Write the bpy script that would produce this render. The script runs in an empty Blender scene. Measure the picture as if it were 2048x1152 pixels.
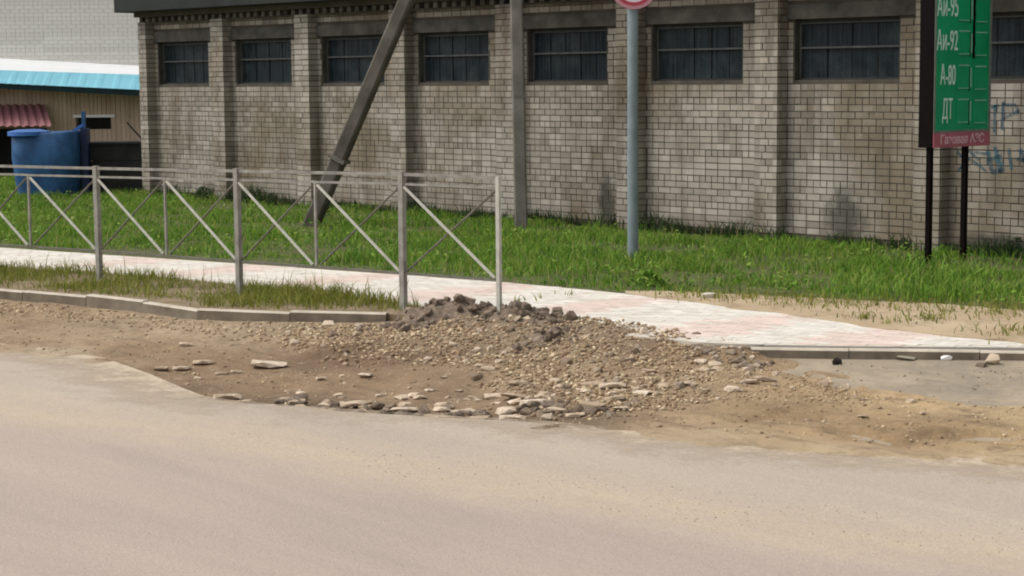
import bpy, bmesh, math, random
import numpy as np
from mathutils import Matrix, Vector

random.seed(7)
RNG = np.random.default_rng(11)
SC = bpy.context.scene
COL = SC.collection

# ------------------------------------------------------------------ camera
F, PITCH, ROLL, YAW = 3700.0, 0.1128, -0.0087, -0.8078
CAM = np.array([27.9393, -18.1049, 2.0])
FW = np.array([math.sin(YAW) * math.cos(PITCH), math.cos(YAW) * math.cos(PITCH), -math.sin(PITCH)])
R0 = np.array([math.cos(YAW), -math.sin(YAW), 0.0])
U0 = np.cross(R0, FW)
RT = R0 * math.cos(ROLL) + U0 * math.sin(ROLL)
UP = -R0 * math.sin(ROLL) + U0 * math.cos(ROLL)
FH = np.array([math.sin(YAW), math.cos(YAW), 0.0])
cd = bpy.data.cameras.new('camera')
cam = bpy.data.objects.new('camera', cd)
COL.objects.link(cam)
m = Matrix.Identity(4)
for i in range(3):
    m[i][0], m[i][1], m[i][2], m[i][3] = RT[i], UP[i], -FW[i], CAM[i]
cam.matrix_world = m
cd.sensor_width = 36.0
cd.lens = F / 2048.0 * 36.0
cd.clip_start, cd.clip_end = 0.1, 1500.0
SC.camera = cam

# ------------------------------------------------------------------ light
SUN_DIR = Vector((-0.38, -0.42, 0.82)).normalized()      # towards the sun
w = bpy.data.worlds.new('World')
SC.world = w
w.use_nodes = True
wn, wl = w.node_tree.nodes, w.node_tree.links
wn.clear()
sky = wn.new('ShaderNodeTexSky')
sky.sky_type = 'NISHITA'
sky.sun_disc = False
sky.sun_elevation = math.asin(SUN_DIR.z)
sky.sun_rotation = math.atan2(SUN_DIR.x, SUN_DIR.y)
sky.air_density, sky.dust_density, sky.ozone_density = 1.0, 4.0, 1.0
hs = wn.new('ShaderNodeHueSaturation')
hs.inputs['Saturation'].default_value = 0.06            # thin overcast: an almost white sky
bg = wn.new('ShaderNodeBackground')
bg.inputs['Strength'].default_value = 0.15
wo = wn.new('ShaderNodeOutputWorld')
wl.new(sky.outputs[0], hs.inputs['Color'])
wl.new(hs.outputs[0], bg.inputs['Color'])
wl.new(bg.outputs[0], wo.inputs['Surface'])
sd = bpy.data.lights.new('sun', 'SUN')
sd.energy = 1.3
sd.angle = math.radians(26)
sd.color = (1.0, 0.93, 0.83)
sun = bpy.data.objects.new('sun', sd)
COL.objects.link(sun)
sun.rotation_euler = SUN_DIR.to_track_quat('Z', 'Y').to_euler()
sun.location = (0, 0, 30)
SC.view_settings.view_transform = 'Standard'
SC.view_settings.look = 'None'
SC.view_settings.gamma = 1.0
SC.view_settings.exposure = 0.33

ZR = -0.125                                             # road level; lawn and pavement are z = 0


# ------------------------------------------------------------------ helpers
def at(px, py, z=0.0):
    """where the sight line through a point of the photograph meets the level z"""
    d = FW * F + RT * (px - 1024) - UP * (py - 576)
    return CAM + d * (z - CAM[2]) / d[2]


def on_plane(px, py, dist):
    """... and where it meets an upright plane across the view, dist metres away"""
    d = FW * F + RT * (px - 1024) - UP * (py - 576)
    return CAM + d * dist / (d @ FH)


def tag(o, label=None, cat=None, group=None, kind=None):
    if label: o['label'] = label
    if cat: o['category'] = cat
    if group: o['group'] = group
    if kind: o['kind'] = kind
    return o


def empty(name, loc=(0, 0, 0), rz=0.0, parent=None):
    o = bpy.data.objects.new(name, None)
    COL.objects.link(o)
    o.location = loc
    o.rotation_euler = (0, 0, rz)
    o.parent = parent
    return o


def link(name, me, mat=None, parent=None):
    o = bpy.data.objects.new(name, me)
    COL.objects.link(o)
    o.parent = parent
    if mat is not None and len(me.materials) == 0:
        me.materials.append(mat)
    return o


class MB:
    def __init__(self):
        self.v, self.f, self.c = [], [], []

    def add(self, vs, fs, col=None):
        n = len(self.v)
        self.v.extend([tuple(map(float, p)) for p in vs])
        self.f.extend([tuple(n + i for i in f) for f in fs])
        if col is not None:
            self.c.extend([col] * len(vs))
        return self

    def box(self, x0, x1, y0, y1, z0, z1, col=None):
        vs = [(x, y, z) for z in (z0, z1) for (x, y) in ((x0, y0), (x1, y0), (x1, y1), (x0, y1))]
        return self.add(vs, [(3, 2, 1, 0), (4, 5, 6, 7), (0, 1, 5, 4), (1, 2, 6, 5), (2, 3, 7, 6), (3, 0, 4, 7)], col)

    def bar(self, a, b, w, d, up=(0, 0, 1), col=None):
        """box bar from a to b, w wide across 'up x axis', d deep along up"""
        a, b = Vector(a), Vector(b)
        ax = (b - a).normalized()
        s = ax.cross(Vector(up))
        if s.length < 1e-4: s = Vector((1, 0, 0))
        s.normalize()
        t = s.cross(ax).normalized()
        vs = []
        for p in (a, b):
            for (i, j) in ((-1, -1), (1, -1), (1, 1), (-1, 1)):
                vs.append(p + s * (i * w / 2) + t * (j * d / 2))
        return self.add(vs, [(3, 2, 1, 0), (4, 5, 6, 7), (0, 1, 5, 4), (1, 2, 6, 5), (2, 3, 7, 6), (3, 0, 4, 7)], col)

    def tube(self, a, b, r0, r1=None, n=12, caps=True):
        r1 = r0 if r1 is None else r1
        a, b = Vector(a), Vector(b)
        ax = (b - a).normalized()
        s = ax.cross(Vector((0, 0, 1)))
        if s.length < 1e-4: s = Vector((1, 0, 0))
        s.normalize()
        t = s.cross(ax)
        vs = []
        for p, r in ((a, r0), (b, r1)):
            for k in range(n):
                q = 2 * math.pi * k / n
                vs.append(p + s * (r * math.cos(q)) + t * (r * math.sin(q)))
        fs = [(k, (k + 1) % n, n + (k + 1) % n, n + k) for k in range(n)]
        if caps: fs += [tuple(range(n))[::-1], tuple(range(n, 2 * n))]
        return self.add(vs, fs)

    def mesh(self, name):
        me = bpy.data.meshes.new(name)
        me.from_pydata(self.v, [], self.f)
        if self.c:
            a = me.color_attributes.new('Col', 'FLOAT_COLOR', 'POINT')
            a.data.foreach_set('color', np.array(self.c, dtype=np.float32).ravel())
        me.update()
        return me

    def build(self, name, mat, parent=None, smooth=False, bevel=0.0):
        me = self.mesh(name)
        bm = bmesh.new()
        bm.from_mesh(me)
        bmesh.ops.recalc_face_normals(bm, faces=bm.faces)
        if bevel:
            bmesh.ops.bevel(bm, geom=list(bm.edges), offset=bevel, segments=2, affect='EDGES', profile=0.6)
        bm.to_mesh(me)
        bm.free()
        if smooth:
            me.polygons.foreach_set('use_smooth', [True] * len(me.polygons))
        return link(name, me, mat, parent)


def raw_mesh(name, verts, quads=None, tris=None, smooth=False):
    """fast mesh from numpy arrays"""
    me = bpy.data.meshes.new(name)
    me.vertices.add(len(verts))
    me.vertices.foreach_set('co', np.asarray(verts, np.float32).ravel())
    li, ls = [], []
    st = 0
    for arr, n in ((quads, 4), (tris, 3)):
        if arr is None or len(arr) == 0: continue
        li.append(np.asarray(arr, np.int32).ravel())
        ls.append(st + n * np.arange(len(arr), dtype=np.int32))
        st += n * len(arr)
    li, ls = np.concatenate(li), np.concatenate(ls)
    me.loops.add(len(li))
    me.loops.foreach_set('vertex_index', li)
    me.polygons.add(len(ls))
    me.polygons.foreach_set('loop_start', ls)
    me.update(calc_edges=True)
    me.validate()
    if smooth: me.polygons.foreach_set('use_smooth', [True] * len(me.polygons))
    return me


def hsh(ix, iy, s):
    n = (ix.astype(np.int64) * 374761393 + iy.astype(np.int64) * 668265263 + s * 974634777) & 0x7fffffff
    n = ((n ^ (n >> 13)) * 1274126177) & 0x7fffffff
    n = n ^ (n >> 16)
    return (n & 0xffff) / 65535.0


def vnoise(x, y, s=0):
    ix, iy = np.floor(x), np.floor(y)
    fx, fy = x - ix, y - iy
    fx, fy = fx * fx * (3 - 2 * fx), fy * fy * (3 - 2 * fy)
    a, b = hsh(ix, iy, s), hsh(ix + 1, iy, s)
    c, d = hsh(ix, iy + 1, s), hsh(ix + 1, iy + 1, s)
    return (a * (1 - fx) + b * fx) * (1 - fy) + (c * (1 - fx) + d * fx) * fy


def fbm(x, y, o=4, s=0):
    r, amp, tot = 0, 1.0, 0
    for k in range(o):
        r = r + amp * (vnoise(x, y, s + k) - 0.5)
        tot += amp
        x, y, amp = x * 2.03 + 5.1, y * 2.03 + 1.7, amp * 0.5
    return r / tot * 2


def inpoly(x, y, P):
    x, y = np.asarray(x), np.asarray(y)
    c = np.zeros(x.shape, bool)
    n = len(P)
    for i in range(n):
        x0, y0 = P[i][0], P[i][1]
        x1, y1 = P[(i + 1) % n][0], P[(i + 1) % n][1]
        if y0 == y1: continue
        k = ((y0 > y) != (y1 > y)) & (x < (x1 - x0) * (y - y0) / (y1 - y0) + x0)
        c ^= k
    return c


def dline(x, y, P):
    """distance to an open polyline"""
    best = np.full(np.shape(x), 1e9)
    for i in range(len(P) - 1):
        ax, ay, bx, by = P[i][0], P[i][1], P[i + 1][0], P[i + 1][1]
        dx, dy = bx - ax, by - ay
        t = np.clip(((x - ax) * dx + (y - ay) * dy) / (dx * dx + dy * dy), 0, 1)
        best = np.minimum(best, np.hypot(x - ax - t * dx, y - ay - t * dy))
    return best


def sample_poly(P, n):
    P = np.asarray(P)[:, :2]
    lo, hi = P.min(0), P.max(0)
    out = np.zeros((0, 2))
    while len(out) < n:
        q = lo + RNG.random((n * 2, 2)) * (hi - lo)
        q = q[inpoly(q[:, 0], q[:, 1], P)]
        out = np.concatenate([out, q])
    return out[:n]


def subdiv(P, step, jit=0.0, seed=3):
    out = []
    for i in range(len(P) - 1):
        a, b = np.array(P[i][:2]), np.array(P[i + 1][:2])
        L = np.linalg.norm(b - a)
        n = max(1, int(L / step))
        nrm = np.array([-(b - a)[1], (b - a)[0]]) / max(L, 1e-6)
        for k in range(n):
            p = a + (b - a) * k / n
            if jit:
                p = p + nrm * jit * float(fbm(np.array([p[0] * 2.3]), np.array([p[1] * 2.3]), 4, seed)[0])
            out.append((p[0], p[1]))
    out.append(tuple(P[-1][:2]))
    return out


def sheet(name, P, z, mat, parent=None, thick=0.0):
    """flat polygon sheet, with its edge turned down by thick"""
    me = bpy.data.meshes.new(name)
    bm = bmesh.new()
    vs = [bm.verts.new((p[0], p[1], z)) for p in P]
    f = bm.faces.new(vs)
    f.normal_update()
    if f.normal.z < 0: bmesh.ops.reverse_faces(bm, faces=[f])
    if thick:
        lo = [bm.verts.new((p[0], p[1], z - thick)) for p in P]
        n = len(P)
        for i in range(n):
            bm.faces.new((vs[i], vs[(i + 1) % n], lo[(i + 1) % n], lo[i]))
    bmesh.ops.triangulate(bm, faces=[f])
    bmesh.ops.recalc_face_normals(bm, faces=bm.faces)
    up = sum(fc.normal.z * fc.calc_area() for fc in bm.faces)
    if up < 0: bmesh.ops.reverse_faces(bm, faces=bm.faces)
    bm.to_mesh(me)
    bm.free()
    return link(name, me, mat, parent)


# ------------------------------------------------------------------ materials
class NT:
    """small wrapper for writing node materials"""
    def __init__(self, name):
        self.m = bpy.data.materials.new(name)
        self.m.use_nodes = True
        self.t = self.m.node_tree
        self.n, self.l = self.t.nodes, self.t.links
        self.b = self.n['Principled BSDF']
        self.b.inputs['Specular IOR Level'].default_value = 0.3

    def lk(self, a, b): self.l.new(a, b)

    def pos(self):
        if not hasattr(self, '_p'): self._p = self.n.new('ShaderNodeNewGeometry').outputs['Position']
        return self._p

    def mapping(self, scale=(1, 1, 1), rot=(0, 0, 0), loc=(0, 0, 0), src=None):
        k = self.n.new('ShaderNodeMapping')
        k.inputs['Scale'].default_value = scale
        k.inputs['Rotation'].default_value = rot
        k.inputs['Location'].default_value = loc
        self.lk(src or self.pos(), k.inputs['Vector'])
        return k.outputs[0]

    def noise(self, scale, detail=4.0, rough=0.6, src=None, dist=0.0):
        k = self.n.new('ShaderNodeTexNoise')
        k.inputs['Scale'].default_value = scale
        k.inputs['Detail'].default_value = detail
        k.inputs['Roughness'].default_value = rough
        k.inputs['Distortion'].default_value = dist
        self.lk(src or self.pos(), k.inputs['Vector'])
        return k.outputs['Fac']

    def ramp(self, fac, stops):
        k = self.n.new('ShaderNodeValToRGB')
        e = k.color_ramp.elements
        while len(e) < len(stops): e.new(0.5)
        for q, (p, c) in zip(e, stops):
            q.position = p
            q.color = (c[0], c[1], c[2], 1) if not isinstance(c, (int, float)) else (c, c, c, 1)
        self.lk(fac, k.inputs[0])
        return k.outputs[0]

    def mix(self, a, b, fac, mode='MIX'):
        k = self.n.new('ShaderNodeMix')
        k.data_type = 'RGBA'
        k.blend_type = mode
        for v, s in ((fac, k.inputs[0]), (a, k.inputs[6]), (b, k.inputs[7])):
            if isinstance(v, (int, float)): s.default_value = v
            elif isinstance(v, (tuple, list)): s.default_value = (v[0], v[1], v[2], 1)
            else: self.lk(v, s)
        return k.outputs[2]

    def math(self, op, a, b=None):
        k = self.n.new('ShaderNodeMath')
        k.operation = op
        for v, s in ((a, k.inputs[0]), (b, k.inputs[1])):
            if v is None: continue
            if isinstance(v, (int, float)): s.default_value = v
            else: self.lk(v, s)
        return k.outputs[0]

    def xyz(self, src=None):
        k = self.n.new('ShaderNodeSeparateXYZ')
        self.lk(src or self.pos(), k.inputs[0])
        return k.outputs

    def attr(self, name):
        k = self.n.new('ShaderNodeAttribute')
        k.attribute_name = name
        return k

    def rnd(self):
        return self.n.new('ShaderNodeObjectInfo').outputs['Random']

    def bump(self, h, strength=0.4, dist=0.01):
        k = self.n.new('ShaderNodeBump')
        k.inputs['Strength'].default_value = strength
        k.inputs['Distance'].default_value = dist
        self.lk(h, k.inputs['Height'])
        self.lk(k.outputs[0], self.b.inputs['Normal'])

    def out(self, col, rough=0.85, metal=0.0):
        if isinstance(col, (tuple, list)): self.b.inputs['Base Color'].default_value = (col[0], col[1], col[2], 1)
        else: self.lk(col, self.b.inputs['Base Color'])
        if isinstance(rough, (int, float)): self.b.inputs['Roughness'].default_value = rough
        else: self.lk(rough, self.b.inputs['Roughness'])
        self.b.inputs['Metallic'].default_value = metal
        return self.m


def simple(name, c, var=0.25, scale=6.0, rough=0.8, metal=0.0, c2=None, bump=0.2):
    t = NT(name)
    n = t.noise(scale, 5)
    lo = tuple(v * (1 - var) for v in c)
    hi = c2 or tuple(v * (1 + var) for v in c)
    t.bump(t.noise(scale * 9, 3), bump, 0.004)
    return t.out(t.ramp(n, [(0.3, lo), (0.7, hi)]), rough, metal)


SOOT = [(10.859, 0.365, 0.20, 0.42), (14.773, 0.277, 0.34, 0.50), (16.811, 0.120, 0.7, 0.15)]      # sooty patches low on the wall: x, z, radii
BR_L, BR_H = 0.2, 0.0828        # brick pitch along the wall and course height


def brick_material(name, tones, stain, stain2, dark=True):
    t = NT(name)
    x, y, z = t.xyz()
    # one tone for each brick: snap the place along the wall and the course
    sx = t.math('FLOOR', t.math('DIVIDE', t.math('ADD', t.math('SUBTRACT', x, y), 40.0), BR_L))
    sz = t.math('FLOOR', t.math('DIVIDE', t.math('ADD', z, 10 * BR_H), BR_H))
    cb = t.n.new('ShaderNodeCombineXYZ')
    t.lk(sx, cb.inputs[0]); t.lk(sz, cb.inputs[1])
    wn_ = t.n.new('ShaderNodeTexWhiteNoise')
    wn_.noise_dimensions = '2D'
    t.lk(cb.outputs[0], wn_.inputs['Vector'])
    c = t.ramp(wn_.outputs['Value'], tones)
    c = t.mix(c, stain, t.math('MULTIPLY', t.ramp(t.noise(0.55, 5, 0.62), [(0.44, 0.0), (0.62, 1.0)]), 0.62 if not dark else 0.8))
    # streaks that run down the wall
    st = t.noise(1.0, 5, 0.6, src=t.mapping((3.2, 3.2, 0.5)))
    c = t.mix(c, stain2, t.math('MULTIPLY', t.ramp(st, [(0.50, 0.0), (0.70, 1.0)]), 0.7 if dark else 0.6))
    if dark:
        # brown splash dirt low on the wall, ragged upper edge
        low = t.math('ADD', t.math('MULTIPLY', z, 1.6), t.math('MULTIPLY', t.noise(1.3, 5, 0.6), 1.5))
        c = t.mix(c, (0.185, 0.14, 0.09), t.math('MULTIPLY', t.ramp(low, [(0.72, 1.0), (1.0, 0.0)]), 0.6))
        c = t.mix(c, (0.40, 0.385, 0.35), t.math('MULTIPLY', t.ramp(t.noise(0.8, 4, 0.6, src=t.mapping((1, 1, 1), (0, 0, 0), (9, 3, 4))), [(0.52, 0.0), (0.70, 1.0)]), 0.45))
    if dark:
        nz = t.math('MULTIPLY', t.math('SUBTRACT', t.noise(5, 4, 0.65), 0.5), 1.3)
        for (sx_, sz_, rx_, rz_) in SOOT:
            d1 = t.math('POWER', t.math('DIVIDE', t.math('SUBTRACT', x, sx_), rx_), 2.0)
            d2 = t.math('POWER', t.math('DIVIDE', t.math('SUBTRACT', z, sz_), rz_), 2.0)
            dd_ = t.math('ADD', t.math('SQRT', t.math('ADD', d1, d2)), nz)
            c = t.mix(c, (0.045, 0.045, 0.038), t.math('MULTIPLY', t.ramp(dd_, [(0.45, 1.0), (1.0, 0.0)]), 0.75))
    if dark: c = t.mix(c, (0.05, 0.045, 0.03), t.math('MULTIPLY', t.ramp(t.noise(1.7, 6, 0.7), [(0.56, 0.0), (0.74, 1.0)]), 0.55))
    if dark: c = t.mix(c, (0.30, 0.28, 0.25), t.ramp(t.noise(60, 3), [(0.62, 0.0), (0.8, 0.35)]))
    t.bump(t.noise(90, 4), 0.5, 0.004)
    return t.out(c, 0.92)


M = {}
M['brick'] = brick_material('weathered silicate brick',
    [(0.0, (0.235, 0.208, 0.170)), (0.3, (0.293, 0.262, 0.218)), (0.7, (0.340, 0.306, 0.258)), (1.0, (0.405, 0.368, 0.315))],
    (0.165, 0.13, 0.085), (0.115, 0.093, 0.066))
M['brick_far'] = brick_material('pale far brick',
    [(0.0, (0.76, 0.73, 0.68)), (0.5, (0.81, 0.78, 0.73)), (1.0, (0.86, 0.83, 0.79))],
    (0.78, 0.74, 0.68), (0.77, 0.74, 0.68), False)
t = NT('mortar')
M['mortar'] = t.out(t.ramp(t.noise(3, 6), [(0.3, (0.055, 0.047, 0.036)), (0.7, (0.10, 0.086, 0.066))]), 0.95)
M['mortar_far'] = simple('far mortar', (0.62, 0.59, 0.54), 0.1)
M['sooty_brick'] = simple('sooty brick', (0.10, 0.088, 0.07), 0.5, 4.0, 0.92, c2=(0.19, 0.17, 0.145))  # brick darkened by colour for the shade under the eave
M['lintel'] = simple('grey concrete lintel', (0.07, 0.064, 0.054), 0.4, 3.0, 0.9, c2=(0.125, 0.116, 0.102))
M['fascia'] = simple('dark bitumen fascia', (0.016, 0.019, 0.017), 0.35, 2.0, 0.75)
M['plinth'] = simple('damp plinth', (0.055, 0.05, 0.038), 0.4, 3.0, 0.95)
M['frame'] = simple('grey window frame', (0.075, 0.079, 0.077), 0.3, 8.0, 0.6)
M['dark_frame'] = simple('dark window frame', (0.035, 0.034, 0.03), 0.3, 8.0, 0.7)
M['glazing_bar'] = simple('thin dark bar', (0.02, 0.024, 0.026), 0.3, 8.0, 0.7)
t = NT('dusty ribbed glass')
rib = t.noise(1.0, 3, 0.6, src=t.mapping((26, 26, 0.9)))
dust = t.noise(2.2, 5, 0.7)
c = t.mix(t.ramp(rib, [(0.35, (0.003, 0.006, 0.008)), (0.7, (0.022, 0.034, 0.042))]), (0.045, 0.056, 0.06), t.ramp(dust, [(0.45, 0.0), (0.7, 0.6)]))
t.b.inputs['Specular IOR Level'].default_value = 0.12
t.bump(rib, 0.25, 0.01)
M['glass'] = t.out(c, 0.33)
M['concrete_pole'] = simple('old concrete pole', (0.175, 0.163, 0.143), 0.25, 2.5, 0.92, c2=(0.255, 0.238, 0.212))
M['concrete_strut'] = simple('old dark concrete', (0.088, 0.078, 0.063), 0.3, 2.5, 0.92, c2=(0.15, 0.135, 0.112))
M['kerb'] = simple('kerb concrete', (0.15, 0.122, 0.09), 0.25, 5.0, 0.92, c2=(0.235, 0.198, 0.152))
M['kerb_top'] = simple('dusty kerb top', (0.44, 0.385, 0.31), 0.15, 5.0, 0.92, c2=(0.56, 0.50, 0.42))  # top faces paler than fronts: light from above put into the colour
M['steel_light'] = simple('pale painted steel', (0.47, 0.46, 0.405), 0.18, 12.0, 0.55)
M['steel'] = simple('grey painted steel', (0.24, 0.228, 0.20), 0.25, 9.0, 0.6, c2=(0.34, 0.327, 0.29))
M['steel_dull'] = simple('dull grey steel', (0.15, 0.14, 0.115), 0.25, 9.0, 0.7)
M['post_blue'] = simple('blue grey enamel', (0.19, 0.235, 0.255), 0.15, 6.0, 0.5)
M['sign_red'] = simple('sign red', (0.42, 0.055, 0.085), 0.12, 8.0, 0.45)
M['sign_white'] = simple('sign white', (0.72, 0.62, 0.66), 0.06, 8.0, 0.45)
M['sign_rim'] = simple('sign rim pink white', (0.52, 0.25, 0.29), 0.1, 8.0, 0.45)
M['board_green'] = simple('board green', (0.005, 0.30, 0.118), 0.12, 3.0, 0.5, c2=(0.009, 0.36, 0.155))
M['board_red'] = simple('board red', (0.40, 0.12, 0.15), 0.12, 6.0, 0.5)
M['board_dark'] = simple('dark brown steel', (0.005, 0.0032, 0.003), 0.3, 6.0, 0.6)
M['board_dark'].node_tree.nodes['Principled BSDF'].inputs['Specular IOR Level'].default_value = 0.06
M['board_edge'] = simple('board edge trim', (0.17, 0.20, 0.165), 0.2, 10.0, 0.6)
M['letter'] = simple('white letters', (0.62, 0.80, 0.72), 0.05, 8.0, 0.5)
M['letter_pink'] = simple('pale pink letters', (0.66, 0.40, 0.45), 0.05, 8.0, 0.5)
M['edge_white'] = simple('worn pale edge', (0.22, 0.52, 0.37), 0.15, 8.0, 0.5)  # also paints the edge highlights of the digit panels
M['tank'] = simple('blue enamel', (0.014, 0.068, 0.185), 0.35, 3.2, 0.55, c2=(0.035, 0.125, 0.30))
M['tank_light'] = simple('bright blue lid', (0.045, 0.145, 0.42), 0.15, 3.0, 0.4)
M['navy'] = simple('navy steel', (0.012, 0.022, 0.07), 0.2, 4.0, 0.5)
M['roof_blue'] = simple('light blue sheet', (0.20, 0.50, 0.62), 0.06, 2.0, 0.5)
M['roof_white'] = simple('white flashing', (0.86, 0.87, 0.88), 0.03, 2.0, 0.5)
M['teal'] = simple('dark teal soffit', (0.008, 0.028, 0.034), 0.2, 3.0, 0.7)
M['maroon'] = simple('maroon sheet', (0.30, 0.135, 0.145), 0.18, 3.0, 0.6)
M['soot'] = simple('dark timber', (0.008, 0.007, 0.006), 0.3, 3.0, 0.9)
M['tarpaper'] = simple('dark roofing felt', (0.022, 0.022, 0.021), 0.5, 2.2, 0.9)
t = NT('pink beige boards')
M['boards'] = t.out(t.mix(t.ramp(t.noise(1.0, 4, 0.6, src=t.mapping((5, 5, 0.6))), [(0.3, (0.47, 0.35, 0.27)), (0.7, (0.66, 0.51, 0.405))]),
                          (0.17, 0.125, 0.095), t.ramp(t.noise(1.4, 5), [(0.55, 0.0), (0.75, 0.7)])), 0.9)

# asphalt: grey under pale dust, dust drifts run along the road
DRIFT = math.atan2(0.168, 0.986)
t = NT('dusty asphalt')
al = t.mapping((0.35, 2.2, 1), (0, 0, -DRIFT))
drift = t.noise(1.0, 5, 0.55, src=al, dist=0.4)
k = t.mapping((1, 1, 1), (0, 0, -DRIFT), (0, 0, 0))
kx, ky, kz = t.xyz(k)
yb = -11.5 * math.cos(DRIFT) - 21.0 * math.sin(DRIFT)
off = t.math('ADD', t.math('SUBTRACT', ky, yb), t.math('MULTIPLY', t.math('SUBTRACT', t.noise(0.5, 3), 0.5), 1.0))
band = t.ramp(t.math('ABSOLUTE', off), [(0.0, 1.0), (0.62, 0.0)])
side = t.ramp(t.math('ADD', t.math('MULTIPLY', off, 0.4), 0.5), [(0.30, 0.0), (0.62, 1.0)])
c = t.mix(t.ramp(drift, [(0.30, (0.34, 0.276, 0.237)), (0.55, (0.382, 0.312, 0.266)), (0.72, (0.412, 0.338, 0.284))]),
          t.ramp(drift, [(0.30, (0.375, 0.315, 0.260)), (0.55, (0.415, 0.348, 0.283)), (0.72, (0.455, 0.382, 0.306))]), side)
c = t.mix(c, (0.475, 0.385, 0.28), t.math('MULTIPLY', band, t.ramp(t.noise(1.0, 6, 0.7, src=t.mapping((1.2, 6, 1), (0, 0, -DRIFT))), [(0.3, 0.35), (0.7, 1.0)])))
gr = t.n.new('ShaderNodeTexVoronoi')
gr.inputs['Scale'].default_value = 85.0
t.lk(t.pos(), gr.inputs['Vector'])
spk = t.ramp(gr.outputs['Color'], [(0.15, 0.0), (0.9, 1.0)])
c = t.mix(c, (0.24, 0.205, 0.18), t.math('MULTIPLY', spk, 0.30))
sp2 = t.noise(30, 2, 0.5)
c = t.mix(c, (0.16, 0.12, 0.085), t.math('MULTIPLY', t.ramp(sp2, [(0.70, 0.0), (0.77, 1.0)]), t.math('ADD', t.math('MULTIPLY', band, 0.55), 0.12)))
c = t.mix(c, (0.20, 0.17, 0.15), t.math('MULTIPLY', t.ramp(t.noise(38, 3, 0.8), [(0.42, 0.0), (0.7, 1.0)]), 0.22))
t.bump(gr.outputs['Distance'], 0.35, 0.006)
M['asphalt'] = t.out(c, 0.9)
t = NT('plain grey asphalt')
c = t.ramp(t.noise(0.9, 6, 0.65), [(0.3, (0.215, 0.18, 0.138)), (0.7, (0.29, 0.24, 0.178))])
c = t.mix(c, (0.40, 0.325, 0.23), t.ramp(t.noise(2.2, 7, 0.75), [(0.46, 0.0), (0.66, 0.7)]))
c = t.mix(c, (0.12, 0.10, 0.08), t.ramp(t.noise(6, 6, 0.75), [(0.56, 0.0), (0.72, 0.55)]))
t.bump(t.noise(70, 4), 0.4, 0.006)
M['asphalt_apron'] = t.out(c, 0.9)
t = NT('loose dirt')
a = t.attr('Col')
c = t.mix(t.mix(a.outputs['Color'], (0.92, 0.87, 0.76), 1.0, 'MULTIPLY'), (0.13, 0.088, 0.055), t.math('MULTIPLY', t.ramp(t.noise(5, 6, 0.75), [(0.47, 0.0), (0.66, 1.0)]), 0.62))
c = t.mix(c, (0.50, 0.42, 0.31), t.math('MULTIPLY', t.ramp(t.noise(19, 5, 0.7), [(0.56, 0.0), (0.72, 1.0)]), 0.45))
c = t.mix(c, (0.15, 0.10, 0.062), t.math('MULTIPLY', t.ramp(t.noise(1.0, 5, 0.65, src=t.mapping((1.3, 6.5, 1), (0, 0, -0.75))), [(0.54, 0.0), (0.70, 1.0)]), 0.6))
t.bump(t.noise(40, 5, 0.7), 0.8, 0.015)
M['dirt'] = t.out(c, 0.95)
t = NT('tinted stone')
a = t.attr('Col')
M['gravel'] = t.out(t.mix(t.mix(a.outputs['Color'], (0.94, 0.89, 0.79), 1.0, 'MULTIPLY'), (0.2, 0.15, 0.1), t.ramp(t.noise(45, 3), [(0.5, 0.0), (0.8, 0.6)])), 0.92)
t = NT('pale stone')
c = t.ramp(t.rnd(), [(0.0, (0.38, 0.295, 0.21)), (0.5, (0.51, 0.41, 0.305)), (1.0, (0.62, 0.52, 0.41))])
c = t.mix(c, (0.24, 0.17, 0.11), t.ramp(t.noise(15, 5, 0.75), [(0.44, 0.0), (0.66, 0.85)]))
t.bump(t.noise(60, 4), 0.5, 0.006)
M['stone_pale'] = t.out(c, 0.92)
t = NT('brown stone')
c = t.ramp(t.rnd(), [(0.0, (0.16, 0.115, 0.08)), (0.5, (0.27, 0.205, 0.15)), (1.0, (0.41, 0.335, 0.255))])
c = t.mix(c, (0.12, 0.085, 0.06), t.ramp(t.noise(22, 5, 0.7), [(0.5, 0.0), (0.75, 0.7)]))
t.bump(t.noise(60, 4), 0.5, 0.006)
M['stone_brown'] = t.out(c, 0.92)
t = NT('dark crumbly soil')
c = t.ramp(t.noise(14, 6, 0.7), [(0.3, (0.10, 0.074, 0.055)), (0.5, (0.185, 0.14, 0.105)), (0.72, (0.32, 0.255, 0.19))])
t.bump(t.noise(45, 5, 0.7), 0.9, 0.02)
M['soil'] = t.out(c, 0.97)
t = NT('brown earth')
M['earth'] = t.out(t.ramp(t.noise(4, 6, 0.7), [(0.3, (0.05, 0.062, 0.018)), (0.7, (0.105, 0.105, 0.04))]), 0.95)
t = NT('dry brown verge soil')
M['verge_soil'] = t.out(t.ramp(t.noise(4, 6, 0.7), [(0.3, (0.13, 0.095, 0.055)), (0.7, (0.27, 0.205, 0.13))]), 0.95)
t = NT('pale sand')
c = t.ramp(t.noise(1.6, 6, 0.65), [(0.3, (0.33, 0.245, 0.15)), (0.55, (0.44, 0.345, 0.23)), (0.75, (0.50, 0.41, 0.29))])
c = t.mix(c, (0.17, 0.115, 0.065), t.ramp(t.noise(3.2, 6, 0.72), [(0.47, 0.0), (0.68, 0.75)]))
t.bump(t.noise(25, 5), 0.6, 0.02)
M['sand'] = t.out(c, 0.95)
t = NT('paver concrete')
a = t.attr('Col')
c = t.mix(a.outputs['Color'], (0.36, 0.31, 0.25), t.math('MULTIPLY', t.ramp(t.noise(3.2, 6, 0.7), [(0.45, 0.0), (0.72, 1.0)]), 0.6))
c = t.mix(c, (0.30, 0.25, 0.19), t.math('MULTIPLY', t.ramp(t.noise(9, 5, 0.75), [(0.58, 0.0), (0.72, 1.0)]), 0.5))
M['paver'] = t.out(c, 0.9)
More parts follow.
